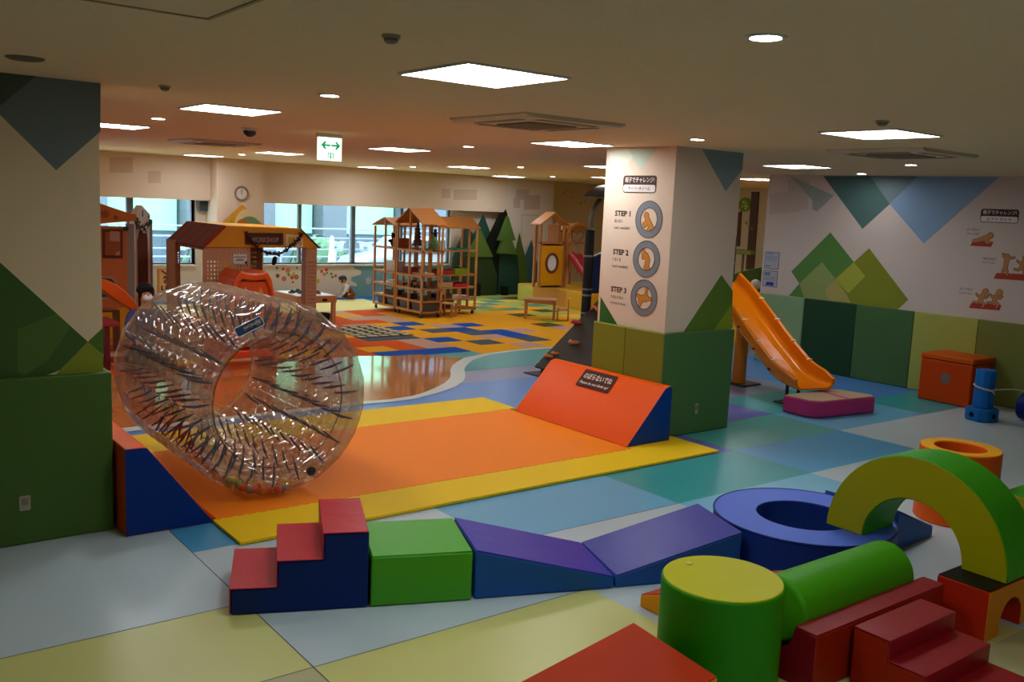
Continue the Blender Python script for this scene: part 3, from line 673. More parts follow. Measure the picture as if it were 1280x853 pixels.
# tall orange ring, yellow-green block
t = thing('foam_ring', 'tall orange hollow foam drum with a yellow rim behind the arch', 'foam ring', (6.575, 3.19, .002), 0, G)
ringmesh(.272, .175, .525).build('body', vinyl('#dd5a0c'), t, bevel=.008)
MB().lathe([(.178, .523), (.268, .523), (.268, .531), (.178, .531)], n=56, closed=True).build('top_panel', vinyl('#e8a414'), t, bevel=.003, seg=2)
t = thing('foam_block', 'yellow-sided foam block with green top cut by the right edge', 'foam block', (6.63, 2.36, .002), 0, G)
MB().box(0, 0, 0, .54, .54, .265).build('body', vinyl('#9b9410'), t, bevel=.01)
MB().box(.004, .004, .263, .536, .536, .272).build('top_panel', vinyl('#41a017'), t, bevel=.004, seg=2)
# near orange wedge and the one behind the drum
ap = P(792, 779, .27); rt = P(895, 845.5, .27); r = rot2(rt, ap)
t = thing('foam_wedge', 'orange-red foam wedge with yellow sides at the bottom edge of the photo', 'foam wedge', (ap[0], ap[1], .002), rot2(ap, rt)-PI/2, G)
# local: high edge along local y from the apex; slopes down along local x
mb = MB(); mb.prism([(0,0),(.81,0),(.81,.066),(0,.266)], 0, .545, 'y', 0, 0); mb.build('body', vinyl('#e0920f'), t, bevel=.008)
mb = MB(); mb.prism([(.003,.263),(.807,.064),(.807,.072),(.003,.272)], .003, .542, 'y'); mb.build('top_panel', vinyl('#bb360a'), t, bevel=.003, seg=2)
t = thing('foam_wedge', 'small orange-red foam wedge with yellow sides tucked behind the green drum', 'foam wedge', (3.5, 3.315, .002), 0, G)
MB().prism([(0,0),(-.52,0),(-.52,.266),(0,.064)], 0, .545, 'x').build('body', vinyl('#e0920f'), t, bevel=.008)
MB().prism([(-.003,.062),(-.517,.263),(-.517,.271),(-.003,.07)], .003, .542, 'x').build('top_panel', vinyl('#bb360a'), t, bevel=.003, seg=2)
# ------------------------------------------------------------------ inflatable see-through wheel on the track
WX, WY0, WY1, WR, WI = 2.562, 5.852, 7.59, .689, .425
MATZ = .026
wz = MATZ+WR+.004
t = thing('inflatable_wheel', 'big clear inflatable rolling wheel with dark blue tie cords on the orange mat', 'inflatable wheel', (WX, 0, wz))
NA, NL = 20, 9
rb = (WR-WI)/2
def prof_r(side, y):
    """skin radius at y: the ends are rounded like a tube"""
    c0, c1 = WY0+rb, WY1-rb; rm = (WR+WI)/2
    if y < c0: k = math.sqrt(max(0, rb*rb-(c0-y)**2))
    elif y > c1: k = math.sqrt(max(0, rb*rb-(y-c1)**2))
    else: k = rb
    return rm + side*k
ylist = [WY0+rb-rb*math.cos(PI/2*i/9) for i in range(10)]
ymid = [WY0+rb+(WY1-WY0-2*rb)*i/54 for i in range(1, 54)]
yend = [WY1-rb+rb*math.sin(PI/2*i/9) for i in range(10)]
ys_ = ylist + ymid + yend
NS = 240
cy = [WY0+rb*.95 + (WY1-WY0-1.9*rb)*i/(NL-1) for i in range(NL)]
dy = cy[1]-cy[0]
def tuft(a, y):
    """quilting: the skin dips where a cord ties it"""
    fa = a/(2*PI)*NA; fy = (y-cy[0])/dy
    da = (fa-round(fa))*2; ddy = (fy-round(fy))*2
    if fy < -.5 or fy > NL-.5: return 0
    d2 = (da*da + ddy*ddy)*1.5
    return math.exp(-d2)
mb = MB(); vs = []; k = 2*len(ys_)-2
for j in range(NS):
    a = 2*PI*j/NS
    ring = [(prof_r(1, y) - .036*tuft(a, y), y) for y in ys_] + [(prof_r(-1, y) + .02*tuft(a, y), y) for y in ys_[-2:0:-1]]
    for r, y in ring: vs.append((r*math.cos(a), y, r*math.sin(a)))
fs = []
for j in range(NS):
    a0, b0 = j*k, ((j+1) % NS)*k
    for i in range(k): fs.append((a0+i, a0+(i+1) % k, b0+(i+1) % k, b0+i))
mb.add(vs, fs)
FILM = clear('clear_film', '#f6f2ec', .075, .05, .35, .5, haze=.15, hazec='#cdb49c')  # brownish diffuse haze stands in for the warm room reflected in the film
mb.build('skin', FILM, t, smooth=180)
CORD = mat('navy_cord', '#383c66', .7, .2)
rc = random.Random(11)
far = MB(); ncord = 0
cords = []
for i in range(NL):
    for j in range(NA):
        a = 2*PI*j/NA; y = cy[i]
        da = rc.uniform(-.02, .02); d_y = rc.uniform(-.03, .03)
        p0 = Vector(((WI+.03)*math.cos(a), y, (WI+.03)*math.sin(a))); p1 = Vector(((WR-.055)*math.cos(a+da), y+d_y*.3, (WR-.055)*math.sin(a+da)))
        mid = p0.lerp(p1, .5) + Vector((rc.uniform(-.01,.01), rc.uniform(-.015,.015), -.006))
        cords.append((i, j, p0, mid, p1, a))
for n_, (i, j, p0, mid, p1, a) in enumerate(cords):
    m_ = MB() if i < 4 else far
    rr = .0085
    m_.tube([p0, p0.lerp(mid, .5), mid, mid.lerp(p1, .5), p1], [rr*.6, rr, rr*1.3, rr*.9, rr*.55], 6)
    # knot tails
    e = p1.lerp(p0, .12); s1 = Vector((-math.sin(a), 0, math.cos(a)))
    m_.tube([e, e + s1*rc.uniform(-.045, .045) + Vector((0, rc.uniform(-.04, .04), rc.uniform(-.03, .0)))], [.005, .003], 5)
    if i < 4: m_.build('tie_cord', CORD, t, smooth=60)
o = far.build('tie_cord', CORD, t, smooth=60); o['kind'] = 'stuff'
# end ring cord lines glued round the openings
for y in (WY0+.035, WY1-.035):
    MB().tube([((WI+.04)*math.cos(2*PI*q/80), y, (WI+.04)*math.sin(2*PI*q/80)) for q in range(80)], .004, 6, True).build('weld_seam', clear('weld', '#cfc7ba', .1, .2), t, smooth=60)
# blue maker's label on the near end, printed upside down where it now stands
la = Vector(atY(310, 410, WY0+.03)); ang = math.atan2(la.z-wz, la.x-WX)
rl = (WR+WI)/2+.02
ln = Vector((math.cos(ang)*.35, -1, math.sin(ang)*.35)).normalized()
tu = Vector((math.sin(ang), 0, -math.cos(ang))); tu = (tu - ln*tu.dot(ln)).normalized()
FLb = Frame((WX+rl*math.cos(ang), WY0-.003, wz+rl*math.sin(ang)), tu, ln.cross(tu))
mb = MB(); plate(mb, FLb, rrect(-.1, -.034, .1, .034, .012), .002, .005); adopt(mb.build('label_border', paint('#c9d2d6')), t)
mb = MB(); plate(mb, FLb, rrect(-.095, -.029, .095, .029, .01), .005, .0065); adopt(mb.build('label', paint('#15345f')), t)
text('BørneLund', FLb, .02, -.012, .007, .026, paint('#c9b54a'), t, 'lettering', 'CENTER', .115, .01, flip=True)
mb = MB(); pr_ = disc(.018, 24, (.062, 0)); 
mb.tube([FLb.pt(x, y, .0072) for x, y in pr_], .0012, 5, True); mb.tube([FLb.pt(x, y, .0072) for x, y in disc(.005, 12, (.085, .012))], .0009, 5, True); mb.tube([FLb.pt(x, y, .0072) for x, y in disc(.007, 14, (.062, 0))], .0012, 5, True)
adopt(mb.build('emblem', paint('#9db4c4')), t)
# dark valve cap
v = Vector(atY(387, 588, WY0+.02)); an = math.atan2(v.z-wz, v.x-WX); rv = math.hypot(v.z-wz, v.x-WX); rv = min(rv, WR-.06)
c_ = (rv*math.cos(an), WY0+.002, rv*math.sin(an))
mb = MB(); mb.cyl((c_[0], c_[1]-.02, c_[2]), .031, .03, 'y', n=28); mb.cyl((c_[0], c_[1]-.028, c_[2]), .018, .01, 'y', n=20); mb.build('valve_cap', mat('valve','#16182e',.4,.5), t, bevel=.003)
# small plastic balls inside the air chamber, at the bottom of the near end
bc = {'red': '#d8351a', 'orange': '#e8761a', 'yellow': '#e8b41c', 'grey': '#8390a0', 'green': '#4f9a5a'}
balls = [(303,612,'red','leftmost by the red cluster'), (311,614,'grey','at the left of the cluster'), (318,607,'red','at the top of the cluster'), (310,600,'yellow','partly behind the cords, left'), (322,616,'red','largest in front of the cluster'), (329,612,'orange','on the cluster front'),
         (336,609,'red','right of the orange ball'), (331,601,'grey','above the cluster'), (341,606,'red','middle, below the cords'), (346,611,'yellow','middle, beside the grey one'), (347,608,'red','behind the yellow ball'), (354,611,'grey','right end of the ball row'), (301,598,'green','small, behind the cords'), (290,594,'green','furthest left behind the cords'), (284,600,'yellow','far left near the mat')]
placed = []
for i, (x, y, c, s) in enumerate(balls):
    R = .03
    yy_ = WY0 + rb*.55 + .035*(i % 5) + (.12 if i > 11 else 0)
    q = atY(x, y, yy_); an = math.atan2(q[2]-wz, q[0]-WX)
    yy2 = yy_; rr = prof_r(1, yy2)-R-.01
    for tr in range(60):
        p = Vector((WX+rr*math.cos(an), yy2, wz+rr*math.sin(an)))
        if all((p-u).length > 2*R+.001 for u in placed): break
        an += .02 if tr % 2 else .012
        if tr % 6 == 5: yy2 += .03; rr = prof_r(1, yy2)-R-.01
    placed.append(p)
    o = MB().ell((0,0,0), R, n=20, k=12).build('plastic_ball', plast(bc[c]), loc=p, smooth=180)
    tag(o, f'small {c} plastic ball inside the clear wheel, {s}', 'ball', 'plastic balls inside the wheel')

# ------------------------------------------------------------------ slide, crash mat, orange box, blue foam post
SL = plast('#e08a12')
SLM = mat('slide_plastic', '#e27d04', .2, .45)
t = thing('slide', 'yellow-orange plastic chute slide beside the right pillar ending on the pink mat', 'slide', (9.2, 7.0, 0))
path = [(9.60, 7.92, 1.23), (9.56, 7.7, 1.1), (9.5, 7.45, .93), (9.43, 7.2, .76), (9.36, 6.95, .59), (9.29, 6.72, .45), (9.22, 6.5, .345), (9.15, 6.3, .285), (9.08, 6.1, .265), (9.05, 6.0, .26)]
path = resample([(x-.085, y+.05, z-.02 if z < .4 else z) for x, y, z in path], 40)
hw, hh, th = .235, .16, .022
def section(i):
    p = path[i]; tn = (path[min(i+1, 39)]-path[max(i-1, 0)]).normalized(); side = Vector((0,0,1)).cross(tn).normalized(); up = tn.cross(side)
    k = min(1, (39-i)/5); hgt_ = hh*(.6+.4*math.sin(k*PI/2)) if i > 34 else hh
    sec = []
    N = 8
    pts = [(-hw, hgt_)] + [(-hw+.07-.07*math.cos(PI/2*q/N), .07-.07*math.sin(PI/2*q/N)) for q in range(N+1)] + [(hw-.07+.07*math.sin(PI/2*q/N), .07-.07*math.cos(PI/2*q/N)) for q in range(N+1)] + [(hw, hgt_)]
    lip = [(-hw-.03, hgt_+.012), (-hw-.045, hgt_-.01), (-hw-.04, hgt_-.05)]
    full = pts + [(hw+.03, hgt_+.012), (hw+.045, hgt_-.01), (hw+.04, hgt_-.05)] + [(b+th if b > 0 else b-th, z-th if abs(b) < hw-.001 else z-.02) for b, z in pts[::-1]] + lip[::-1]
    return [p + side*b + up*z for b, z in full]
secs = [section(i) for i in range(40)]; n_ = len(secs[0]); mb = MB()
mb.add([q for s in secs for q in s], [(i*n_+j, i*n_+(j+1) % n_, (i+1)*n_+(j+1) % n_, (i+1)*n_+j) for i in range(39) for j in range(n_)] + [tuple(range(n_))[::-1], tuple(39*n_+j for j in range(n_))])
adopt(mb.build('chute', SLM, smooth=50), t)
for i in (9, 16, 23, 30):
    ctr = path[i]
    tn = (path[i+1]-path[i]).normalized(); side = Vector((0,0,1)).cross(tn).normalized(); up = tn.cross(side)
    for sg in (-1, 1):
        mb = MB(); mb.bar(ctr+side*sg*(hw+.005)+up*(hh+.012)-tn*.006, ctr+side*sg*(hw+.005)+up*(hh+.012)+tn*.012, .075, .012)
        adopt(mb.build('joint_strip', mat('slide_joint', '#e6c79a', .4, .4)), t)
    mb = MB(); mb.cyl((0,0,0), .014, .02, 'x', n=14); o = mb.build('bolt', mat('bolt','#33251a',.5,.4), smooth=40)
    o.location = ctr - side*(hw+.03)*(1 if side.x > 0 else -1) + up*.05 - Vector((.02,0,0)); adopt(o, t)
mb = MB(); mb.cyl((9.42, 7.47, .0), .085, .8, n=28); adopt(mb.build('support_post', mat('post_plastic', '#c9760f', .35, .5), bevel=.008), t)
mb = MB(); mb.box(9.26, 7.27, .006, 9.62, 7.63, .02); adopt(mb.build('base_plate', mat('dark_plate', '#3a3530', .6, .3)), t)
mb = MB(); mb.tube([(8.98, 6.42, .01), (8.98, 6.42, .25)], .02, 10); mb.tube([(9.2, 6.42, .01), (9.2, 6.42, .25)], .02, 10); mb.box(8.85, 6.25, .006, 9.45, 6.5, .018)
adopt(mb.build('exit_bracket', mat('dark_plate', '#3a3530', .6, .3), smooth=40), t)
# pink crash mat with a beige lid
t = thing('crash_mat', 'pink crash mat with a beige top at the foot of the slide', 'crash mat', (8.9, 5.9, 0))
cm_ = [(8.50, 6.12), (8.50, 5.78), (8.60, 5.69), (9.43, 5.58), (9.5, 5.66), (9.42, 6.04), (9.3, 6.11)]
o = MB().prism(cm_, .006, .186, 'z').build('body', vinyl('#c23a78'), bevel=.018); adopt(o, t)
cx0, cy0 = 8.95, 5.87
MB
o = MB().prism([(cx0+(x-cx0)*.965, cy0+(y-cy0)*.95) for x, y in cm_], .184, .192, 'z').build('top_panel', mat('vinyl_wrinkled', '#b59a78', .45, .35, bump=.2, bscale=5)); adopt(o, t)
o = MB().prism([(8.98,5.64),(9.03,5.635),(9.15,6.08),(9.08,6.09)], .191, .1935, 'z').build('pink_stripe', vinyl('#c23a78')); adopt(o, t)
# orange box
t = thing('foam_box', 'orange foam box with a lid and a round grey hole against the mural wall', 'foam box', (10.765, 5.195, .004), math.atan2(.63, .02)-PI/2, None)
MB().box(0, 0, 0, .50, .64, .5).build('body', vinyl('#c24004'), t, bevel=.012)
MB().box(-.006, -.006, .505, .506, .646, .572).build('lid', vinyl('#cf520a'), t, bevel=.014)
MB().cyl((-.004, .31, .3), .062, .01, 'x', n=30).build('round_window', mat('grey_disc', '#6f6560', .6, .3), t)
# blue post on a block base
t = thing('foam_post', 'blue foam post on a square base holding a white rope near the orange box', 'foam post', (10.27, 4.8, .004), R_(-12))
mb = MB(); c8 = [(-.13,-.07),(-.07,-.13),(.07,-.13),(.13,-.07),(.13,.07),(.07,.13),(-.07,.13),(-.13,.07)]
c8 = [(x*1.15, y*1.15) for x, y in c8]
MB().prism(c8, 0, .135, 'z').build('base', vinyl('#1766ae'), t, bevel=.01)
MB().prism([(x*.62+.0, y*.62) for x, y in c8], .133, .56, 'z').build('post', vinyl('#1668b8'), t, bevel=.008)
MB().cyl((-.153, .01, .065), .03, .006, 'x', n=20).build('base_hole', mat('dark_hole', '#0c1524', .8, .1), t)
MB().cyl((-.0, -.153, .065), .03, .006, 'y', n=20).build('base_hole', mat('dark_hole', '#0c1524', .8, .1), t)
o = MB(); pz = (10.27, 4.8, .4)
o.tube([(10.195, 4.74, .36), (10.23, 4.70, .345), (10.33, 4.71, .35), (10.5, 4.6, .36), (10.65, 4.3, .35), (10.8, 3.9, .345), (11.0, 3.3, .34)], .008, 8)
o.tube([(10.27+.108*math.cos(a), 4.8+.108*math.sin(a), .37+.02*math.sin(a)) for a in [2*PI*i/20 for i in range(20)]], .009, 8, True)
o.tube([(10.21, 4.70, .35), (10.25, 4.68, .32), (10.28, 4.69, .30)], .007, 6)
tag(o.build('rope', mat('rope', '#b9b4aa', .8, .2), smooth=60), 'thin white rope tied round the blue foam post', 'rope')
o = MB().cyl((0,0,0), .15, 1.3, 'x', n=36).build('foam_bolster', vinyl('#10246c'), loc=(10.76, 4.6, .155), rot=R_(-95), bevel=.02); tag(o, 'dark blue foam bolster lying at the right edge beside the blue post', 'bolster')

# ------------------------------------------------------------------ climbing ramp and play tower behind the right pillar
DK = mat('tower_black', '#191513', .5, .4)
t = thing('climbing_ramp', 'dark sloping climbing board with coloured holds behind the long orange wedge', 'climbing board', (7.5, 8.6, 0))
u0 = Vector((7.43, 9.15, .09)); u1 = Vector((8.45, 9.15, .9)); dn = (u1-u0).normalized(); nn = Vector((-dn.z, 0, dn.x))
mb = MB(); Y0, Y1 = 8.1, 9.15
q = [u0, u1+dn*.1]; vs = []
for o_ in (0, -.03):
    for p_ in q:
        for y in (Y1, Y0): vs.append((p_.x+nn.x*o_, y, p_.z+nn.z*o_))
mb.add(vs, [(0,1,3,2),(4,6,7,5),(0,4,5,1),(2,3,7,6),(0,2,6,4),(1,5,7,3)])
adopt(mb.build('board', mat('ramp_board', '#3a3129', .55, .35, bump=.1, bscale=60), bevel=.008), t)
RF = Frame(tuple(u0), (0, -1, 0), dn)
def hold(px, py, h, w, hgt, bow):
    a, b = RF.px(px, py); m_ = MB()
    pts = [RF.pt(a+w*(i/8-.5), b+bow*((i/4-1)**2), .012+.03*math.sin(PI*i/8)) for i in range(9)]
    m_.tube(pts, [hgt*(.55+.45*math.sin(PI*(i+1)/10)) for i in range(9)], 10); adopt(m_.build('climbing_hold', plast(h), smooth=60), t)
hold(716, 431.5, '#c5701f', .17, .03, .05); hold(720, 405.5, '#b81a2c', .17, .032, .02); hold(745, 387, '#cf7420', .13, .026, -.03); hold(685, 448, '#cf6a1c', .14, .026, .03); hold(693, 445, '#cf6a1c', .1, .022, .04)
for px, py in ((674, 453.5), (729, 388)):
    a, b = RF.px(px, py); m_ = MB(); plate(m_, RF, disc(.012, 12, (a, b)), 0, .006); adopt(m_.build('bolt', mat('steel_bolt', '#8a8378', .4, .5)), t)
mb = MB(); mb.box(7.46, 8.98, .006, 7.5, 9.05, .12); mb.box(7.46, 8.05, .006, 7.5, 8.12, .12); mb.box(7.3, 8.85, .006, 7.66, 9.2, .014)
adopt(mb.build('foot_bracket', DK), t)
t = thing('play_tower', 'black-posted climbing tower with navy panels and dark canopy half hidden by the right pillar', 'play tower', (9.1, 8.7, 0))
def tower_post(x, y, z0, z1):
    o = MB().cyl((x, y, z0), .065, z1-z0, n=20).build('post', DK, smooth=40, bevel=.01); adopt(o, t); return o
pA = atY(733.5, 340, 9.22); zP = atY(738, 287, 9.22)[2]
for x, y in ((pA[0]+.02, 9.22), (pA[0]+.02, 8.02), (9.75, 9.22), (9.75, 8.02)):
    po = tower_post(x, y, .006, zP)
    for z in (.74, .98, 1.06, 1.5):
        m_ = MB(); m_.lathe([(.066,-.012),(.07,-.012),(.07,.012),(.066,.012)], c=(x, y, z), n=20, closed=True); adopt(m_.build('collar', mat('collar', '#8d8a80', .4, .5), smooth=40), t)
x0 = pA[0]+.02
mb = MB(); mb.box(8.58, 8.02, .93, 9.75, 9.22, .97); adopt(mb.build('platform', mat('tower_deck', '#3b3a40', .7, .3)), t)
NV = mat('navy_panel', '#1d2c57', .45, .4)
arcp = [(x0+.07, 1.0), (9.68, 1.0), (9.68, 1.5)] + [(x0+.07+(9.61-x0)*(1-i/12), 1.5+.13*math.sin(PI*i/12)) for i in range(1, 12)] + [(x0+.07, 1.5)]
for y in (9.2,): 
    mb = MB(); mb.prism(arcp, y, y+.03, 'y'); adopt(mb.build('side_panel', NV), t)
    mb = MB(); mb.tube([(a_, y-.005, b_) for a_, b_ in arcp[2:]], .012, 6); adopt(mb.build('panel_edge', mat('panel_edge', '#c9c4ba', .5, .4), smooth=60), t)
mb = MB(); mb.box(8.62, 8.1, .02, 8.65, 9.15, .9); adopt(mb.build('back_panel', mat('maroon_panel', '#4e1a20', .5, .4)), t)
mb = MB(); mb.prism([(8.1,1.0),(9.15,1.0),(9.15,1.45)] + [(9.15-1.05*i/12, 1.45+.28*math.sin(PI*i/12)) for i in range(1,12)] + [(8.1,1.45)], 9.66, 9.7, 'x'); adopt(mb.build('arch_panel', mat('maroon_panel', '#5d1c26', .5, .4)), t)
tubep = [Vector(atY(*q, 9.22)) for q in ((739,286), (739,276), (741,264), (746,254), (752,247))]
mb = MB(); mb.tube(resample(tubep, 14), .03, 12); adopt(mb.build('canopy_arm', metal('#7a766c', .5), smooth=60), t)
ce = atY(752, 243, 9.22)
mb = MB()
mb.prism([(-.28,-.03),(-.2,.06),(-.02,.13),(.3,.19),(.62,.19),(.9,.14),(1.05,.02),(.9,.06),(.6,.1),(.3,.1),(0,.05),(-.2,-.04)], -.6, .6, 'y')
o = mb.build('canopy', mat('canopy', '#3a3d42', .3, .5), bevel=.02); o.location = (ce[0]+.03, 8.72, ce[2]-.02); adopt(o, t)

# ------------------------------------------------------------------ pictures and notices
def person2d(name, fr, limbs, head, h, par, d=.0012):
    mb = MB()
    k = 0
    for a, b, r in limbs: plate(mb, fr, capsule(a, b, r+.006), .0004, d+k*.00004, 0); k += 1
    plate(mb, fr, disc(head[1]+.006, 20, head[0]), .0004, d+k*.00004, 0)
    for a, b, r in limbs: plate(mb, fr, capsule(a, b, r), .0004, d+.001+k*.00004, 1); k += 1
    plate(mb, fr, disc(head[1], 20, head[0]), .0004, d+.001+k*.00004, 1)
    return adopt(mb.build(name, [paint('#6b3a12'), paint(h)]), par)
DRK = paint('#43281f'); LET = paint('#3f2f28')
def header(fr, c, w, h, line2, label):
    t = thing('header_sign', label, 'sign', fr.pt(c[0], c[1]))
    x0, x1, y0, y1 = c[0]-w/2, c[0]+w/2, c[1]-h/2, c[1]+h/2
    mb = MB(); plate(mb, fr, rrect(x0, y0, x1, y1, .03), .001, .004); adopt(mb.build('border', DRK), t)
    mb = MB(); plate(mb, fr, rrect(x0+.008, y0+.008, x1-.008, c[1]-.005, .022), .004, .0055); adopt(mb.build('white_field', paint('#ddd3cf')), t)
    text('親子でチャレンジ!', fr, c[0], c[1]+h*.09, .0045, h*.32, paint('#e6dcd4'), t, 'lettering', 'CENTER', w*.88, .004)
    text(line2, fr, c[0], c[1]-h*.37, .006, h*.24, LET, t, 'lettering', 'CENTER', w*.66, .015)
q = [MS.px(*p) for p in ((779.5,219.5),(821,219.5),(820,242),(779,240.5))]
hc = (sum(a for a, b in q)/4, sum(b for a, b in q)/4); hw_ = (q[1][0]-q[0][0]+q[2][0]-q[3][0])/2; hh_ = (q[0][1]-q[3][1]+q[1][1]-q[2][1])/2
header(MS, hc, hw_, hh_, 'サイバーホイール', 'brown and white Japanese title sign at the top of the right pillar')
q = [FR.px(*p) for p in ((1226.6,260.9),(1274.2,262.3),(1273,279.5),(1225.2,278))]
hc = (sum(a for a, b in q)/4, sum(b for a, b in q)/4)
header(FR, hc, (q[1][0]-q[0][0]+q[2][0]-q[3][0])/2, (q[0][1]-q[3][1]+q[1][1]-q[2][1])/2, 'エアトラック', 'brown and white Japanese title sign on the mural wall')
def step(n, c, jp, en, tx, limbs, head):
    a, b = MS.px(*c); t = thing('step_picture', ('wall picture of a crawling figure in a grey ring, topmost on the right pillar', 'wall picture of a tumbling figure in a grey ring, middle one on the right pillar', 'wall picture of a star-shaped rolling figure in a grey ring, lowest on the right pillar')[n-1], 'wall picture', MS.pt(a, b))
    S_ = .20
    out = disc(.172, 48, (a, b)); inn = disc(.108, 48, (a, b))
    mb = MB(); vs = [MS.pt(x, y, .001) for x, y in out] + [MS.pt(x, y, .001) for x, y in inn] + [MS.pt(x, y, .003) for x, y in out] + [MS.pt(x, y, .003) for x, y in inn]; N = 48
    fs = []
    for i in range(N):
        j = (i+1) % N; fs += [(2*N+i, 2*N+j, 3*N+j, 3*N+i), (i, j, 2*N+j, 2*N+i), (N+i, 3*N+i, 3*N+j, N+j), (i, N+i, N+j, j)]
    mb.add(vs, fs); adopt(mb.build('grey_ring', paint('#7c8086')), t)
    mb = MB()
    for r in (.172, .108): mb.tube([MS.pt(x, y, .003) for x, y in disc(r, 48, (a, b))], .003, 5, True)
    adopt(mb.build('ring_outline', paint('#4d4f55')), t)
    person2d('figure', MS, [((a+x0, b+y0), (a+x1, b+y1), r) for x0, y0, x1, y1, r in limbs], ((a+head[0], b+head[1]), head[2]), '#c4812f', t)
    tx0, ty0 = MS.px(*tx)
    text(f'STEP {n}', MS, tx0, ty0-.028, .002, .055, LET, t, 'lettering', 'LEFT', .215, .035)
    text(jp, MS, tx0, ty0-.09, .002, .032, LET, t, 'lettering', 'LEFT', .115 if n < 3 else .18, .015)
    text(en, MS, tx0, ty0-.152, .002, .03, LET, t, 'lettering', 'LEFT', .215, .0)
step(1, (811.2,274.5), 'はいはい', "Let's waddle!", (769,266.5), [(-.02,-.0,.03,-.065,.026),(-.01,-.01,-.065,-.045,.012),(-.015,-.03,-.05,-.065,.011),(.03,-.07,.06,-.085,.017),(.03,-.075,.0,-.095,.016)], (-.035,.035,.028))
step(2, (808,324), 'ぐるぐる', "Let's tumble!", (766.5,314.5), [(-.005,.03,.02,-.01,.026),(.02,-.01,.01,-.05,.026),(-.005,.03,-.05,.05,.014),(0,.02,-.045,.01,.013),(.01,-.055,.03,-.085,.018),(-.0,-.055,-.01,-.09,.016)], (-.04,.058,.024))
step(3, (805,372.5), 'ぐるんぐるん', 'Rolling! Rolling!', (764,361), [(-.03,-.01,.03,.0,.03),(.02,.01,.03,.09,.014),(.03,.0,.09,-.005,.014),(-.04,-.0,-.085,.015,.013),(-.04,-.02,-.05,-.075,.014)], (-.045,-.035,.026))
def airpic(tx, c, jp, en, figs, mat_, label):
    a, b = FR.px(*c); t = thing('air_track_picture', label, 'wall picture', FR.pt(a, b))
    mb = MB(); plate(mb, FR, [FR.px(*p) for p in mat_], .0004, .002); adopt(mb.build('red_mat', paint('#a8382a')), t)
    for f in figs: person2d('figure', FR, [((a+x0, b+y0), (a+x1, b+y1), r) for x0, y0, x1, y1, r in f[0]], ((a+f[1][0], b+f[1][1]), f[1][2]), '#b98048', t, .0022)
    x, y = FR.px(*tx); text(jp, FR, x, y-.02, .001, .034, LET, t, 'lettering', 'LEFT', .155, .015); text(en, FR, x, y-.065, .001, .03, LET, t, 'lettering', 'LEFT', .15)
def z4(x, y): return (1190+x/5.689, 250+y/5.689)
run = [(0,.04,-.02,-.03,.022),(-.02,-.03,.03,-.07,.014),(.03,-.07,.015,-.105,.011),(-.02,-.03,-.055,-.06,.013),(-.055,-.06,-.095,-.055,.01),(0,.03,-.05,.02,.01),(-.05,.02,-.075,.045,.009),(.0,.03,.045,.01,.01),(.045,.01,.065,.035,.009)]
airpic(z4(108,207), z4(230,285), 'はってみよう', "Let's crawl!", [([(-.05,.0,.03,.035,.024),(-.05,-.0,-.12,-.02,.018),(-.06,-.01,-.1,-.02,.016),(.03,.03,.045,-.03,.012),(.01,.02,.03,-.03,.012),(.045,-.03,.075,-.03,.009)], (.065,.055,.034))],
    [z4(150,292), z4(296,297), z4(278,335), z4(130,326)], 'wall picture of a figure crawling on a red mat, topmost of three')
jump = [(0,.05,0,-.03,.022),(0,-.03,-.025,-.08,.014),(-.025,-.08,-.03,-.11,.011),(0,-.03,.02,-.09,.013),(.02,-.09,.025,-.13,.011),(0,.045,-.04,.09,.011),(-.04,.09,-.045,.115,.009),(0,.045,.055,.075,.011),(.055,.075,.085,.08,.009)]
airpic(z4(222,414), z4(385,455), 'はねてみよう', "Let's hop!", [(jump, (0,.085,.03)), ([(x0+.2, y0-.0, x1+.2, y1-.0, r) for x0, y0, x1, y1, r in run], (.215,.082,.034))],
    [z4(318,520), z4(560,530), z4(556,578), z4(295,560)], 'wall picture of two figures hopping on a red mat, middle of three')
airpic(z4(58,628), z4(215,700), 'はしってみよう', "Let's run!", [(run, (.03,.082,.034)), ([(x0+.165, y0+.01, x1+.165, y1+.01, r) for x0, y0, x1, y1, r in run], (.195,.09,.034))],
    [z4(140,733), z4(352,748), z4(338,787), z4(120,768)], 'wall picture of two figures running on a red mat, lowest of three')
def notice(pts, label, bits):
    q = [FR.px(*p) for p in pts]; c = (sum(a for a, b in q)/4, sum(b for a, b in q)/4); w_, h_ = abs(q[1][0]-q[0][0]), abs(q[0][1]-q[3][1])
    t = thing('notice', label, 'notice', FR.pt(*c))
    mb = MB(); plate(mb, FR, rrect(c[0]-w_/2, c[1]-h_/2, c[0]+w_/2, c[1]+h_/2, .01), .001, .003); adopt(mb.build('border', paint('#4a4c5c')), t)
    mb = MB(); plate(mb, FR, rrect(c[0]-w_/2+.008, c[1]-h_/2+.008, c[0]+w_/2-.008, c[1]+h_/2-.008, .006), .003, .004); adopt(mb.build('sheet', paint('#a9a9b6')), t)
    mb = MB()
    for x0, y0, x1, y1 in bits: plate(mb, FR, [(c[0]+w_*x0, c[1]+h_*y0), (c[0]+w_*x1, c[1]+h_*y0), (c[0]+w_*x1, c[1]+h_*y1), (c[0]+w_*x0, c[1]+h_*y1)], .004, .0048)
    adopt(mb.build('printed_lines', paint('#5d6184')), t); return t, c, w_, h_
notice(((956.6,314.6),(974.6,316),(973,336.8),(955.6,336)), 'grey printed notice on the mural wall, upper of two', [(-.4,.36,.1,.4), (-.4,.22,.38,.24), (-.4,.14,.36,.16), (-.4,.06,.38,.08), (-.4,-.02,.3,0), (-.4,-.36,-.1,-.3)])
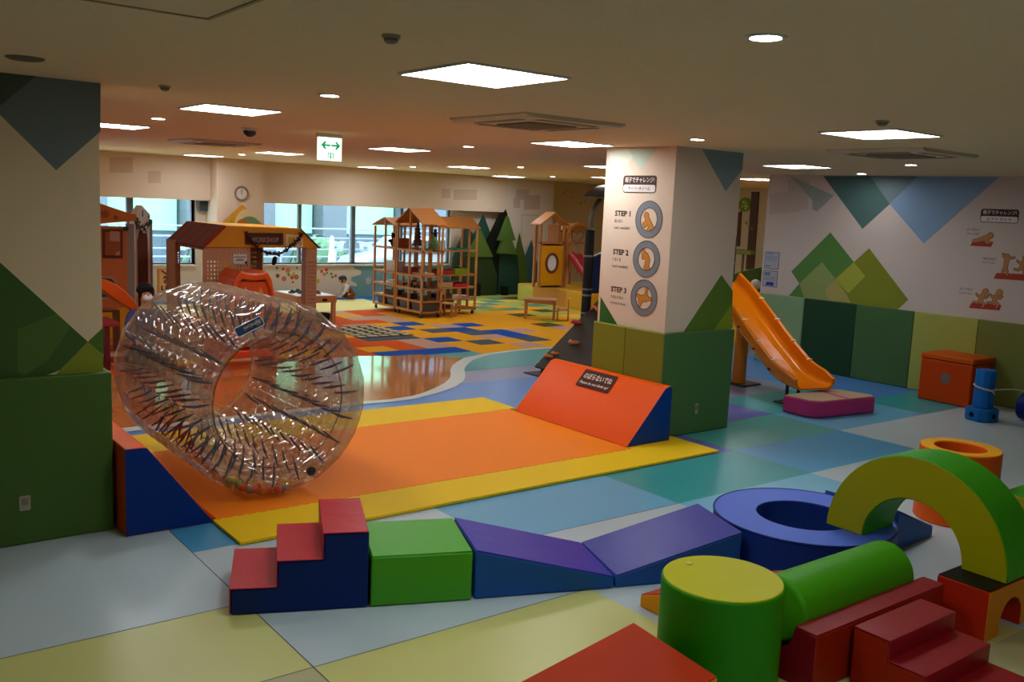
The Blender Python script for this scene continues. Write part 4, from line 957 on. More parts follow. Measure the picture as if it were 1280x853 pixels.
t, c, w_, h_ = notice(((954.5,338),(972.5,338.8),(971,359.6),(953,358)), 'printed notice with a blue block on the mural wall, lower of two', [(-.4,.3,.0,.38), (-.4,.2,-.05,.27), (-.4,.08,.38,.1), (-.4,.0,.36,.02), (-.4,-.08,.38,-.06)])
mb = MB(); plate(mb, FR, [(c[0]-w_*.3, c[1]-h_*.42), (c[0]+w_*.28, c[1]-h_*.42), (c[0]+w_*.28, c[1]-h_*.2), (c[0]-w_*.2, c[1]-h_*.2)], .004, .005); adopt(mb.build('blue_block', paint('#2c3f8c')), t)
# round green sign and things beyond the right pillar
a, b = FX.px(932, 256); t = thing('round_sign', 'round green sign on the far wall seen past the right pillar', 'sign', FX.pt(a, b))
mb = MB(); plate(mb, FX, disc(.165, 40, (a, b)), .02, .035); adopt(mb.build('disc', paint('#6f9a1e')), t)
mb = MB()
for x, y, r in ((-.05,.05,.03),(-.02,.08,.02),(.03,.03,.03),(.0,-.03,.02),(.05,-.04,.03),(.09,-.03,.02),(-.06,-.04,.025),(.04,-.09,.03)): plate(mb, FX, disc(r, 12, (a+x, b+y)), .035, .038)
adopt(mb.build('symbol', paint('#c6d49a')), t)
# ------------------------------------------------------------------ the toy area at the windows
BEECH = wood('#c98d4e', .5, 6, 'Z'); BEECH2 = wood('#b8763a', .5, 6, 'X'); PEG = wood('#bd8a62', .6, 5, 'Z', .85); BROWN = mat('brown_stain', '#4a2618', .6, .3)
# three house-shaped open shelves on casters
SHELF = []
def house_shelf(x0, y0, dx, dy, eave, peak, levels, label, nmid=1, base=.09):
    t = thing('house_shelf', label, 'shelf', (x0, y0, 0), 0, 'house-shaped toy shelves'); p = .035
    ym = dy/2
    xs = (p/2, dx-p/2); ysr = [p/2 + (dy-p)*i/(nmid+1) for i in range(nmid+2)]
    for x in xs:
        for y in ysr:
            top = eave + (peak-eave)*(1-abs(y-ym)/ym) - .02
            adopt_local(MB().box(x-p/2, y-p/2, base, x+p/2, y+p/2, top).build('post', BEECH, t))
    for z in levels:
        MB().box(0.004, 0.004, z-.012, dx-.004, dy-.004, z+.008).build('shelf_board', BEECH2, t)
        mb = MB()
        for x in xs: mb.box(x-p/2-.003, 0, z-.016, x+p/2+.003, dy, z+.022)
        mb.build('shelf_rail', BEECH, t)
    for s in (-1, 1):
        mb = MB(); y_e = ym+s*(ym+.03); ze = eave-.02*(peak-eave)/ym
        mb.prism([(ym, peak), (y_e, ze), (y_e, ze+.022), (ym, peak+.022)], -.03, dx+.03, 'x'); mb.build('roof_board', BEECH2, t)
    for x in (.05, dx-.05):
        for y in (.05, dy-.05):
            MB().cyl((x-.012, y, .04), .036, .024, 'x', n=16).build('caster', mat('caster', '#201b18', .5, .4), t, smooth=40)
            MB().box(x-.015, y-.015, .05, x+.015, y+.015, base+.0).build('caster_fork', mat('caster_fork', '#6d675f', .4, .5), t)
    return t
def adopt_local(o): return o
LV = (.11, .30, .52, .76, 1.22)
house_shelf(8.98, 14.42, .46, .92, 1.72, 1.99, LV, 'tallest house-shaped open toy shelf on casters, in the middle')
house_shelf(8.98, 15.37, .46, .85, 1.64, 1.78, LV, 'low-roofed house-shaped toy shelf joined behind the tallest one')
house_shelf(9.52, 14.72, .9, .55, 1.66, 1.84, LV, 'house-shaped toy shelf right of the tallest one, beside the chairs')
def toy(mb_, name, m, x, y, z, label, cat, grp='toys on the house shelves', bev=.006):
    o = mb_.build(name, m, loc=(x, y, z), bevel=bev); return tag(o, label, cat, grp)
BIN = plast('#3a424e'); BIN2 = plast('#2a2c30')
def bin_(x, y, z, w, d, h, label, m=BIN):
    t = thing('storage_bin', label, 'storage bin', (x, y, z), 0, 'dark storage bins on the shelves')
    mb = MB(); mb.add([(-w/2*.92,-d/2*.92,0),(w/2*.92,-d/2*.92,0),(w/2*.92,d/2*.92,0),(-w/2*.92,d/2*.92,0),(-w/2,-d/2,h),(w/2,-d/2,h),(w/2,d/2,h),(-w/2,d/2,h),
        (-w/2*.95,-d/2*.95,h),(w/2*.95,-d/2*.95,h),(w/2*.95,d/2*.95,h),(-w/2*.95,d/2*.95,h),(-w/2*.88,-d/2*.88,.01),(w/2*.88,-d/2*.88,.01),(w/2*.88,d/2*.88,.01),(-w/2*.88,d/2*.88,.01)],
        [(3,2,1,0),(0,1,5,4),(1,2,6,5),(2,3,7,6),(3,0,4,7),(4,5,9,8),(5,6,10,9),(6,7,11,10),(7,4,8,11),(8,9,13,12),(9,10,14,13),(10,11,15,14),(11,8,12,15),(12,13,14,15)]); mb.build('tub', m, t)
    mb = MB(); mb.box(-w/2-.012,-d/2-.008,h-.018,-w/2+.002,d/2+.008,h+.004); mb.box(w/2-.002,-d/2-.008,h-.018,w/2+.012,d/2+.008,h+.004); mb.build('rim', m, t)
zb = .119
bin_(9.2, 14.64, zb, .38, .34, .165, 'dark bin at the right of the tallest shelf bottom'); bin_(9.2, 15.08, zb, .38, .34, .165, 'dark bin at the left of the tallest shelf bottom')
bin_(9.2, 15.62, zb, .36, .26, .15, 'dark bin on the rear shelf bottom, right one'); bin_(9.2, 15.97, zb, .36, .26, .15, 'dark bin on the rear shelf bottom, left one')
z1 = .309
toy(MB().box(-.1,-.16,0,.1,.16,.1), 'toy_box', plast('#3b2d22'), 9.2, 15.15, z1, 'dark brown toy box on the second shelf from the bottom', 'toy box')
toy(MB().cyl((0,0,0),.09,.1,n=18,r2=.1), 'toy_bowl', plast('#55602a'), 9.2, 14.72, z1, 'olive green toy bowl on the second shelf from the bottom', 'toy bowl')
toy(MB().box(-.12,-.18,0,.12,.18,.11), 'toy_box', plast('#4c4a44'), 9.2, 15.75, z1, 'grey toy box on the rear shelf, second level', 'toy box')
z2 = .529
def toycar(x, y, z, h, label, s=1):
    t = thing('toy_truck', label, 'toy', (x, y, z), 0, 'toys on the house shelves')
    MB().box(-.07*s,-.15*s,.02,.07*s,.15*s,.06*s).build('chassis', plast('#2b2320'), t, bevel=.005)
    MB().box(-.065*s,-.14*s,.06*s,.065*s,.02*s,.13*s).build('cab', plast(h), t, bevel=.012)
    MB().box(-.065*s,.03*s,.06*s,.065*s,.14*s,.1*s).build('load_bed', plast('#b07a3c'), t, bevel=.006)
    for a in (-1, 1):
        for b in (-.09, .09): MB().cyl((a*.07*s-.01, b*s, .026), .026, .02, 'x', n=14).build('wheel', plast('#181818'), t, smooth=40)
toycar(9.15, 14.75, z2, '#6d2f22', 'brown-red toy truck on the third shelf'); toycar(9.18, 15.15, z2, '#8b6a2a', 'mustard toy truck on the third shelf, further left')
toy(MB().box(-.14,-.2,0,.14,.2,.03).box(-.1,-.1,.03,.1,.12,.07), 'toy_tray', plast('#c9c4b4'), 9.2, 15.75, z2, 'white tray of toys on the rear shelf, third level', 'tray')
z3 = .769
toy(MB().box(-.13,-.18,0,.13,.18,.05).cyl((0,.05,.05),.06,.07,n=14), 'toy_kitchen', plast('#b98a58'), 9.2, 14.72, z3, 'wooden toy stove on the fourth shelf', 'toy')
toy(MB().box(-.1,-.16,0,.1,.16,.14), 'toy_barn', plast('#7c2b22'), 9.2, 15.12, z3, 'dark red toy barn on the fourth shelf', 'toy')
toy(MB().box(-.1,-.22,0,.1,.22,.2).box(-.11,-.12,.05,-.1,.12,.14), 'white_box', plast('#d6d4cc'), 9.2, 15.8, z3, 'white patterned box on the rear shelf, fourth level', 'box')
z4_ = 1.229
def pine(x, y, z, h, label, hexc, kind):
    t = thing('toy_tree', label, 'toy tree', (x, y, z), 0, 'toys on the house shelves')
    MB().cyl((0,0,0), .016, h*.3, n=10).build('trunk', plast('#4a2d1c'), t)
    mb = MB(); n = 6
    for i in range(n):
        r = .11*(1-i/n)*(1 if kind else .8)+.02; mb.cyl((0,0,h*(.16+.14*i)), r, h*.17, n=14, r2=r*.35)
    mb.build('branches', mat('toy_branch', hexc, .7, .2), t, smooth=40)
pine(9.2, 14.95, z4_, .5, 'tall brown toy tree on the top shelf under the gable', '#54342a', 0); pine(9.3, 14.55, z4_, .27, 'small green toy fir tree on the top shelf', '#4d6a38', 1)
t = thing('toy_figure', 'black toy figure hanging under the right shelf roof', 'toy', (9.55, 14.9, 1.47), 0, 'toys on the house shelves')
MB().ell((0,0,.12), .035).ell((0,0,.05), .04, .03, .06).tube([(-.09,0,.09),(0,0,.07),(.09,0,.09)], .014, 8).tube([(-.03,0,.02),(-.035,0,-.07)], .014, 8).tube([(.03,0,.02),(.035,0,-.07)], .014, 8).build('body', plast('#17161a'), t, smooth=60)
MB().tube([(0,0,.15),(0,0,.27)], .004, 6).build('string', plast('#40352a'), t)
toy(MB().box(-.13,-.1,0,.13,.1,.19), 'orange_box', plast('#b5601f'), 9.2, 15.55, z4_, 'orange-brown box on the top of the rear shelf', 'box')
t = thing('teddy_bear', 'dark brown teddy bear on the top of the rear shelf', 'toy', (9.2, 15.82, z4_), 0, 'toys on the house shelves')
MB().ell((0,0,.09), .075, .07, .09).ell((0,0,.21), .06).ell((-.04,.0,.26), .022).ell((.04,0,.26), .022).ell((-.09,-.02,.12), .05, .03, .03).ell((.09,-.02,.12), .05, .03, .03).ell((-.05,-.08,.03), .035, .06, .03).ell((.05,-.08,.03), .035, .06, .03).build('body', mat('plush', '#3a2318', .9, .1), t, smooth=60)
def flatbox(x, y, z, w, d, h, hexc, label, nm='toy_box'): toy(MB().box(-w/2,-d/2,0,w/2,d/2,h).box(-w/2-.006,-d/2-.006,h*.8,w/2+.006,d/2+.006,h), nm, plast(hexc), x, y, z, label, 'toy box')
flatbox(9.75, 14.98, .769, .34, .36, .09, '#a32a26', 'red flat toy box on the right shelf under the green one'); flatbox(10.12, 14.98, .769, .3, .34, .12, '#7f9a1c', 'lime green toy box on the right shelf')
flatbox(9.75, 14.98, .529, .34, .36, .1, '#b89a72', 'tan toy box on the right shelf, third level'); flatbox(10.12, 14.98, .529, .3, .36, .07, '#c22a3a', 'red toy tray on the right shelf, third level', 'toy_tray')
flatbox(9.75, 14.98, .309, .34, .36, .09, '#4b3424', 'dark brown toy box on the right shelf, second level'); bin_(9.78, 14.99, zb, .36, .38, .16, 'dark bin at the bottom of the right shelf', BIN2)
flatbox(10.15, 14.98, 1.229, .3, .3, .04, '#3f8a6a', 'green tray on the top of the right shelf', 'toy_tray')

# small chairs and table
def chair(x, y, r, label, h=.27, bh=.54):
    t = thing('small_chair', label, 'chair', (x, y, .003), r, 'small wooden chairs'); w = .27
    MB().box(-w/2,-w/2,h-.02,w/2,w/2,h).build('seat', wood('#d3a468', .5, 6, 'X'), t, bevel=.008)
    for a in (-1, 1):
        MB().box(a*(w/2-.02)-.015,-w/2+.005,0,a*(w/2-.02)+.015,-w/2+.035,h-.02).build('leg', BEECH2, t)
        MB().box(a*(w/2-.02)-.015,w/2-.035,0,a*(w/2-.02)+.015,w/2-.005,bh if True else h).build('leg', BEECH2, t)
    MB().box(-w/2+.005,w/2-.032,bh-.13,w/2-.005,w/2-.008,bh).build('backrest', wood('#b98046', .5, 6, 'X'), t, bevel=.008)
q = P(546, 395); chair(q[0]+.1, q[1]-.22, R_(35), 'small wooden chair in front of the right toy shelf')
q = P(570, 386); chair(q[0]+.1, q[1]+.05, R_(20), 'small wooden chair behind the toy shelf near the forest cutouts')
q = P(651, 398); t = thing('small_table', 'small brown wooden table in front of the yellow platform', 'table', (q[0]-.03, q[1]-.1, .003), R_(-42))
MB().box(0,0,.36,.62,.42,.385).build('table_top', wood('#b98c62', .5, 6, 'X'), t, bevel=.006); MB().box(.02,.02,.30,.60,.40,.36).build('apron', BEECH2, t)
for x, y in ((.02,.02),(.56,.02),(.02,.36),(.56,.36)): MB().box(x,y,0,x+.04,y+.04,.36).build('leg', BEECH2, t)
t2 = thing('small_stool', 'brown wooden side-panel stool tucked under the small table', 'stool', (q[0]+.46, q[1]-.54, .003), R_(-42))
MB().box(.18,-.02,0,.21,.26,.42).build('side_panel', BEECH2, t2, bevel=.01); MB().box(-.02,-.02,0,.01,.26,.24).build('side_panel', BEECH2, t2, bevel=.01); MB().box(.01,-.01,.19,.18,.25,.215).build('seat', BEECH, t2)

# forest cutouts standing at the wall
# each tree: boards (colour, outline in the photo's pixels, depth step), trunk at, label; boards stand at measured positions before the wall
TREES = [([('#31422f', [(565,322),(583,278),(592,296),(604,330),(606,366),(563,368)], 0)], (581.5,354), 'dark grey-green pointed forest cutout, leftmost of the forest'),
 ([('#1d463c', [(588,300),(604,268),(622,318),(626,330),(626,365),(588,365)], 1)], None, 'dark teal forest cutout with a tall point behind the olive triangle'),
 ([('#12160f', [(608,300),(624,266),(630,265),(631.5,262),(634,268),(628,300),(636,330),(636,364),(610,365)], 2)], None, 'black forest cutout reaching up to the bulkhead'),
 ([('#2f4122', [(565,352),(578,322),(588,318),(614,322),(621,345),(620,366),(563,368)], 5), ('#55702c', [(584,321.5),(601,288),(616,321.5)], 6)], (597.5,354), 'broad dark olive forest cutout with an olive green triangle treetop'),
 ([('#24493a', [(622,365),(624,317),(646,318),(650,364)], 3), ('#4f7030', [(623.5,301),(635,270.5),(644,300.5),(640,301),(646,318.5),(623,317),(628,301)], 7)], (632,358), 'light green two-tier forest cutout over a dark lower trunk'),
 ([('#50662d', [(641,362),(643,318),(649,292),(658,330),(660,362)], 1.9)], None, 'moss green pointed forest cutout near the pier'),
 ([('#3d6468', [(654,360),(656,320),(664,300.5),(671,330),(671,362)], 1.0)], None, 'blue-green pointed forest cutout, rightmost of the forest')]
for boards, tr, lab in TREES:
    t = None
    for n_, (h, L, k) in enumerate(boards):
        Yt = 17.93-.03*k; fr = Frame((0, Yt, 0), (1,0,0), (0,0,1)); mb = MB()
        pts = [fr.px(*p) for p in L]; lo_b = min(b for a, b in pts)
        if n_ == 0:
            pts = [(a, .004) if b < lo_b+.16 and b < .5 else (a, b) for a, b in pts]
            t = thing('tree_cutout', lab, 'tree cutout', (sum(a for a, b in pts)/len(pts), Yt, 0), 0, 'painted forest cutouts')
        plate(mb, fr, pts, 0 if n_ == 0 else -.085, .02); adopt(mb.build('board' if n_ == 0 else 'treetop', mat('cutout_paint', h, .7, .2)), t)
    if tr:
        fr = Frame((0, 17.68, 0), (1,0,0), (0,0,1)); mb = MB(); x0, x1 = fr.px(tr[0]-3, 360)[0], fr.px(tr[0]+3, 360)[0]; zt_ = fr.px(*tr)[1]
        plate(mb, fr, [(x0, zt_), (x1, zt_), (x1, .005), (x0, .005)], -.1, .02); adopt(mb.build('trunk', mat('trunk_paint', '#17170f', .8, .2)), t)

# yellow platform with two small playhouses
t = thing('play_platform', 'long yellow padded platform carrying the playhouses', 'platform', (13.1, 14.4, .003))
MB().box(0,0,0,2.6,2.45,.37).build('body', padm('#d9a21e'), t, bevel=.015); MB().box(-.006,1.9,.01,.0,2.45,.36).build('end_panel', padm('#c2bf5a'), t); MB().box(-.006,.75,.01,.0,1.88,.36).build('front_panel', padm('#c88a3a'), t)
MB().box(.01,.01,.368,2.59,2.44,.376).build('top_panel', padm('#d2a535'), t)
ZP = .38
Yh = 15.75; fh = Frame((0, Yh, 0), (1,0,0), (0,0,1))
def hx(px, y=330): return fh.px(px, y)[0]
t = thing('playhouse', 'wooden playhouse with yellow front and oval porthole on the platform', 'playhouse', (hx(674), Yh, ZP))
wH = hx(705)-hx(674); e1 = fh.px(690, 305)[1]-ZP; e2 = fh.px(690, 281)[1]-ZP; e3 = fh.px(690, 275)[1]-ZP
for x in (.025, wH-.025):
    for y in (.025, .2): MB().box(x-.025, y-.025, 0, x+.025, y+.025, e2).build('post', BEECH2, t)
ov = [(wH/2+.16*math.cos(2*PI*i/28), e1*.56+.2*math.sin(2*PI*i/28)) for i in range(28)]
mb = MB(); ow = [(.05,0),(wH-.05,0),(wH-.05,e1),(.05,e1)]
n = len(ov); # front board with an oval hole
bd = []
for i in range(n):
    a = 2*PI*i/n; dx, dz = math.cos(a), math.sin(a); c = (wH/2, e1*.56)
    s = min((wH/2-.05)/abs(dx) if abs(dx) > 1e-6 else 1e9, ((e1-c[1]) if dz > 0 else c[1])/abs(dz) if abs(dz) > 1e-6 else 1e9); bd.append((c[0]+dx*s, c[1]+dz*s))
vs = [(x, y, z) for y in (.0, .02) for L in (ov, bd) for x, z in L]
fs = []
for i in range(n):
    j = (i+1) % n; fs += [(i, j, n+j, n+i), (2*n+i, 3*n+i, 3*n+j, 2*n+j), (i, 2*n+i, 2*n+j, j), (n+i, n+j, 3*n+j, 3*n+i)]
mb.add(vs, fs); mb.build('front_board', mat('yellow_board', '#d99a12', .5, .3), t)
for cx, cz in ((.05,0),(wH-.05,0),(.05,e1),(wH-.05,e1)): pass
MB().box(.05,.0,0,wH-.05,.018,.04).box(.05,.0,e1-.04,wH-.05,.018,e1).build('cross_rail', BEECH2, t)
MB().tube([(x, -.004, z) for x, z in ov], .03, 8, True).build('porthole_ring', mat('brown_ring', '#6a3a22', .5, .3), t, smooth=60)
MB().prism([(x, z) for x, z in ov], .008, .012, 'y').build('porthole_pane', mat('pale_pane', '#dfe6ec', .25, .5), t)  # pale colour painted in for the bright reflection inside the porthole
MB().box(0,0,e1,wH,.05,e1+.04).build('cross_rail', BEECH2, t)
for s in (0, 1):
    mb = MB(); mb.prism([(wH/2, e3+.14), (-.06 if s == 0 else wH+.06, e2-.02), (-.06 if s == 0 else wH+.06, e2+.01), (wH/2, e3+.17)], -.06, .28, 'y'); mb.build('roof_board', BEECH2, t)
mb = MB(); mb.box(wH*.5, .18, e1, wH-.05, .2, e2); mb.build('back_board', PEG, t)
t = thing('playhouse', 'wooden arched playhouse with red slide on the platform beside the black tower', 'playhouse', (hx(706), Yh-.02, ZP))
wB = hx(734)-hx(706); f1 = fh.px(720, 303)[1]-ZP; f2 = fh.px(720, 285)[1]-ZP
for x in (.025, wB-.025):
    for y in (.025, .6): MB().box(x-.025, y-.025, 0, x+.025, y+.025, f2-.05).build('post', BEECH2, t)
MB().box(.05,.0,f1-.03,wB-.05,.05,f1+.01).build('cross_rail', BEECH2, t)
for i in range(6): MB().box(.09+i*(wB-.2)/5.5, .01, .32, .125+i*(wB-.2)/5.5, .03, f1-.03).build('slat', wood('#b98a5a', .5, 6, 'Z'), t)
mb = MB(); ar = [(wB*i/16, f2-.1+.16*math.sin(PI*i/16)) for i in range(17)]; mb.prism(ar + [(a, b+.06) for a, b in ar[::-1]], -.02, .04, 'y'); mb.build('arch_rail', BEECH2, t)
mb = MB(); mb.prism(ar + [(a, b+.03) for a, b in ar[::-1]], .04, .62, 'y'); mb.build('roof_board', wood('#c08a50', .5, 6, 'X'), t)
mb = MB(); h_ = [(wB*.5+.2*math.sin(a)**3*1.1-.05, f2-.2+.03*(13*math.cos(a)-5*math.cos(2*a)-2*math.cos(3*a)-math.cos(4*a))/3) for a in [2*PI*i/30 for i in range(30)]]
mb.tube([(x, -.01, z) for x, z in h_], .012, 6, True); mb.build('heart_garland', mat('garland', '#8d5a34', .7, .2), t, smooth=60)
rs = thing('toddler_slide', 'small dark red plastic slide coming out of the arched playhouse', 'slide', (hx(702), Yh-.05, ZP))
pa = [Vector(p) for p in ((.06,-.16,.72),(.1,-.22,.66),(.16,-.37,.47),(.24,-.57,.25),(.32,-.8,.13),(.38,-1.0,.105))]; pa = resample(pa, 20)
for sg in (-.0, .36):
    mb = MB(); mb.tube([(p.x+sg, p.y, p.z+.02) for p in pa], .1, 10); mb.build('side_wall', plast('#a01c28'), rs, smooth=60)
mb = MB()
for a_, b_ in zip(pa, pa[1:]): mb.poly([(a_.x,a_.y,a_.z+.03),(a_.x+.36,a_.y,a_.z+.03),(b_.x+.36,b_.y,b_.z+.03),(b_.x,b_.y,b_.z+.03)])
mb.build('chute', plast('#b02230'), rs)

# wall clock, storefront board
a, b = CF.px(301.5, 242); t = thing('wall_clock', 'round white wall clock with brown rim on the far pillar', 'clock', CF.pt(a, b))
mb = MB(); mb.tube([CF.pt(x, y, .02) for x, y in disc(.125, 36, (a, b))], .018, 8, True); adopt(mb.build('rim', mat('clock_rim', '#8d7868', .5, .3), smooth=60), t)
mb = MB(); plate(mb, CF, disc(.125, 36, (a, b)), .002, .02); adopt(mb.build('dial', paint('#d8cfc6')), t)
mb = MB(); plate(mb, CF, capsule((a, b-.02), (a+.003, b+.085), .004, 3), .02, .023); adopt(mb.build('minute_hand', paint('#3a322c')), t)
mb = MB(); plate(mb, CF, capsule((a, b-.015), (a-.003, b+.06), .006, 3), .023, .026); adopt(mb.build('hour_hand', paint('#3a322c')), t)
mb = MB()
for i in range(12): plate(mb, CF, disc(.005, 6, (a+.1*math.sin(PI*i/6), b+.1*math.cos(PI*i/6))), .02, .022)
adopt(mb.build('hour_mark', paint('#6a5f55')), t)
fr = Frame((0, 17.55, 0), (1,0,0), (0,0,1)); c0 = fr.px(301, 282)
t = thing('gable_board', 'yellow gable-shaped board with an arched hill picture below the clock', 'display board', (fr.px(301, 300)[0], 17.55, 0))
mb = MB(); plate(mb, fr, [(fr.px(275,281)[0], .01), (fr.px(328,281)[0], .01), fr.px(328,281), fr.px(302,255), fr.px(276,280)], .0, .03); adopt(mb.build('board', mat('board_paint', '#c88f1e', .6, .3)), t)
mb = MB(); c = fr.px(308, 281); plate(mb, fr, [(c[0]+.24*math.cos(PI*i/16), c[1]+.3*math.sin(PI*i/16)) for i in range(17)], .03, .034); adopt(mb.build('cream_arch', paint('#d7bd92')), t)
mb = MB(); c = fr.px(311, 281); plate(mb, fr, [(c[0]+.2*math.cos(PI*i/16), c[1]+.16*math.sin(PI*i/16)) for i in range(17)], .034, .037); adopt(mb.build('green_hill', paint('#5f8a66')), t)
mb = MB(); c = fr.px(303, 281); plate(mb, fr, [(c[0]+.13*math.cos(PI*i/16), c[1]+.11*math.sin(PI*i/16)) for i in range(17)], .037, .04); adopt(mb.build('brown_hill', paint('#a5622c')), t)
mb = MB(); plate(mb, fr, [fr.px(283,280), fr.px(290,280), fr.px(289.5,273)], .03, .034); adopt(mb.build('green_patch', paint('#93942c')), t)

# workshop playhouse of pegboard with striped awning
HY0, HY1 = 12.8, 14.35
f0 = Frame((0, HY0, 0), (1,0,0), (0,0,1))
tl, bl, tr_, br_ = f0.px(281,284), f0.px(256,309), f0.px(375,287.5), f0.px(397.5,310)
t = thing('workshop_house', 'peg-board WORKSHOP playhouse with yellow front and red striped awning', 'playhouse', (bl[0], HY0, .003))
zt_, zb_ = tl[1], (bl[1]+br_[1])/2
mb = MB(); mb.prism([bl, br_, tr_, tl], HY0, HY0+.03, 'y'); adopt(mb.build('front_fascia', mat('fascia', '#d8920f', .55, .3)), t)
mb = MB(); mb.prism([bl, br_, tr_, tl], HY1-.03, HY1, 'y'); adopt(mb.build('back_fascia', mat('fascia', '#d8920f', .55, .3)), t)
mb = MB(); mb.prism([(tl[0]-.0, zt_), (tr_[0], tr_[1]), (tr_[0], tr_[1]+.02), (tl[0], zt_+.02)], HY0-.0, HY1, 'y'); adopt(mb.build('roof_board', mat('roof_yellow', '#d99a1c', .55, .3)), t)
mb = MB(); mb.prism([(tr_[0], tr_[1]), (br_[0]+.02, br_[1]-.01), (br_[0]+.035, br_[1]+.0), (tr_[0]+.01, tr_[1]+.02)], HY0-.02, HY1, 'y'); adopt(mb.build('roof_board', mat('roof_edge', '#4a3326', .6, .3)), t)
# awning: red and brown-grey stripes running down the slope
for i in range(9):
    y0 = HY0-.04+(HY1-HY0+.08)*i/9; y1 = HY0-.04+(HY1-HY0+.08)*(i+1)/9
    mb = MB(); mb.prism([(tl[0], zt_+.0), (bl[0]-.03, bl[1]-.02), (bl[0]-.035, bl[1]+.005), (tl[0], zt_+.025)], y0, y1, 'y'); adopt(mb.build('awning_stripe', mat('awning', '#8a2426' if i % 2 == 0 else '#6d5048', .7, .2)), t)
def peg(name, x0, x1, z0, z1, y, m, holes, th=.018, parent=t):
    mb = MB(); mb.box(x0, y, z0, x1, y+th, z1); o = adopt(mb.build(name, m), parent); return o
def holes(fr_y, x0, x1, z0, z1, nx, nz, m, parent=t, r=.012):
    mb = MB()
    for i in range(nx):
        for j in range(nz): x = x0+(x1-x0)*(i+.5)/nx; z = z0+(z1-z0)*(j+.5)/nz; mb.cyl((x, fr_y-.003, z), r, .004, 'y', n=8)
    return adopt(mb.build('peg_holes', m), parent)
def fx(px, y=340): return f0.px(px, y)[0]
def fz(px, y): return f0.px(px, y)[1]
HOLE = paint('#e6d3bd')
def perf(name, xa, xb, za, zb2, y, nx, nz, hx0, hx1, hz0, hz1, m):
    """board with real square openings in the area hx/hz"""
    mb = MB(); th = .018
    if hx0 > xa: mb.box(xa, y, za, hx0, y+th, zb2)
    if xb > hx1: mb.box(hx1, y, za, xb, y+th, zb2)
    if hz0 > za: mb.box(hx0, y, za, hx1, y+th, hz0)
    if zb2 > hz1: mb.box(hx0, y, hz1, hx1, y+th, zb2)
    px_, pz_ = (hx1-hx0)/nx, (hz1-hz0)/nz
    for i in range(nx+1): mb.box(hx0+px_*i-px_*.27 if i else hx0, y, hz0, hx0+px_*i+px_*.27 if i < nx else hx1, y+th, hz1)
    for j in range(nz+1): mb.box(hx0, y+.001, hz0+pz_*j-pz_*.27 if j else hz0, hx1, y+th-.001, hz0+pz_*j+pz_*.27 if j < nz else hz1)
    return adopt(mb.build(name, m), t)
perf('front_board', fx(255), fx(314), .0, zb_, HY0+.031, 13, 15, fx(259), fx(312), .32, fz(285, 325), PEG)
perf('corner_board', fx(383.5), fx(397), .0, zb_, HY0+.031, 6, 16, fx(384.5), fx(396), .3, fz(390, 326), PEG)
DBR = wood('#7c4d34', .6, 5, 'Z')
perf('inner_board', fx(313), fx(345), .0, zb_, HY0+.5, 9, 12, fx(315), fx(338), .5, fz(330, 316), DBR)
f1_ = Frame((0, HY1, 0), (1,0,0), (0,0,1))
xb0 = f1_.px(208, 330)[0]; xb1 = f1_.px(224, 330)[0]; zbk = f1_.px(216, 299)[1]
perf('back_corner_board', xb0, xb1, .0, zbk, HY1-.05, 3, 5, f1_.px(213,320)[0], f1_.px(223.5,320)[0], f1_.px(216,330)[1], f1_.px(216,314)[1], PEG)
mb = MB(); mb.box(bl[0]-.0, HY0+.03, zb_-.05, bl[0]+.03, HY1, zb_); adopt(mb.build('side_beam', PEG), t)
mb = MB(); mb.box(xb0, HY1-.4, 0, xb0+.02, HY1, zbk); adopt(mb.build('side_board', PEG), t)
mb = MB(); mb.box(br_[0]-.03, HY0+.05, 0, br_[0]-.01, HY0+.5, zb_); adopt(mb.build('side_board', PEG), t)
# name sign
s = thing('shop_sign', 'dark brown WORKSHOP name sign on the yellow house front', 'sign', f0.pt(*f0.px(329, 297)))
q = [f0.px(*p) for p in ((306.5,291),(353,291.5),(353,306),(306.5,305.5))]
mb = MB(); plate(mb, f0, q[::-1], .001, .03); adopt(mb.build('plate', BROWN), s)
text('WORKSHOP', f0, (q[0][0]+q[1][0])/2, q[3][1]+.03, .0305, .075, paint('#a08674'), s, 'lettering', 'CENTER', .42, .015)
s = thing('paper_notice', 'white paper notice with dotted border on the peg-board house', 'notice', f0.pt(*f0.px(301, 325)))
q = [f0.px(*p) for p in ((291,317),(311,317),(310.5,331.5),(290.5,331))]; fq = Frame((0, HY0+.03, 0), (1,0,0), (0,0,1))
mb = MB(); plate(mb, fq, q[::-1], .001, .004); adopt(mb.build('sheet', paint('#ddd6ca')), s)
mb = MB()
for k in range(22):
    u = k/22*4; i = int(u); f_ = u-i; A, B = Vector(q[i]), Vector(q[(i+1) % 4]); c = A.lerp(B, f_); c = c.lerp(sum((Vector(x) for x in q), Vector((0,0)))/4, .09); plate(mb, fq, disc(.009, 8, c), .004, .006)
c = sum((Vector(x) for x in q), Vector((0,0)))/4
for dz, w_ in ((.03, .09), (.0, .05), (-.02, .06)): plate(mb, fq, [(c.x-w_, c.y+dz-.006), (c.x+w_, c.y+dz-.006), (c.x+w_, c.y+dz+.004), (c.x-w_, c.y+dz+.004)], .004, .0055)
plate(mb, fq, disc(.02, 12, (c.x+.09, c.y-.05)), .004, .006); adopt(mb.build('printed_marks', paint('#33302c')), s)
s = thing('paper_notice', 'cream and yellow paper notice right of the WORKSHOP sign', 'notice', f0.pt(*f0.px(369, 300)))
q = [f0.px(*p) for p in ((357.5,293),(378,294.5),(379,309),(357,307.5))]
mb = MB(); plate(mb, f0, q[::-1], .001, .004); adopt(mb.build('sheet', paint('#ddceb4')), s)
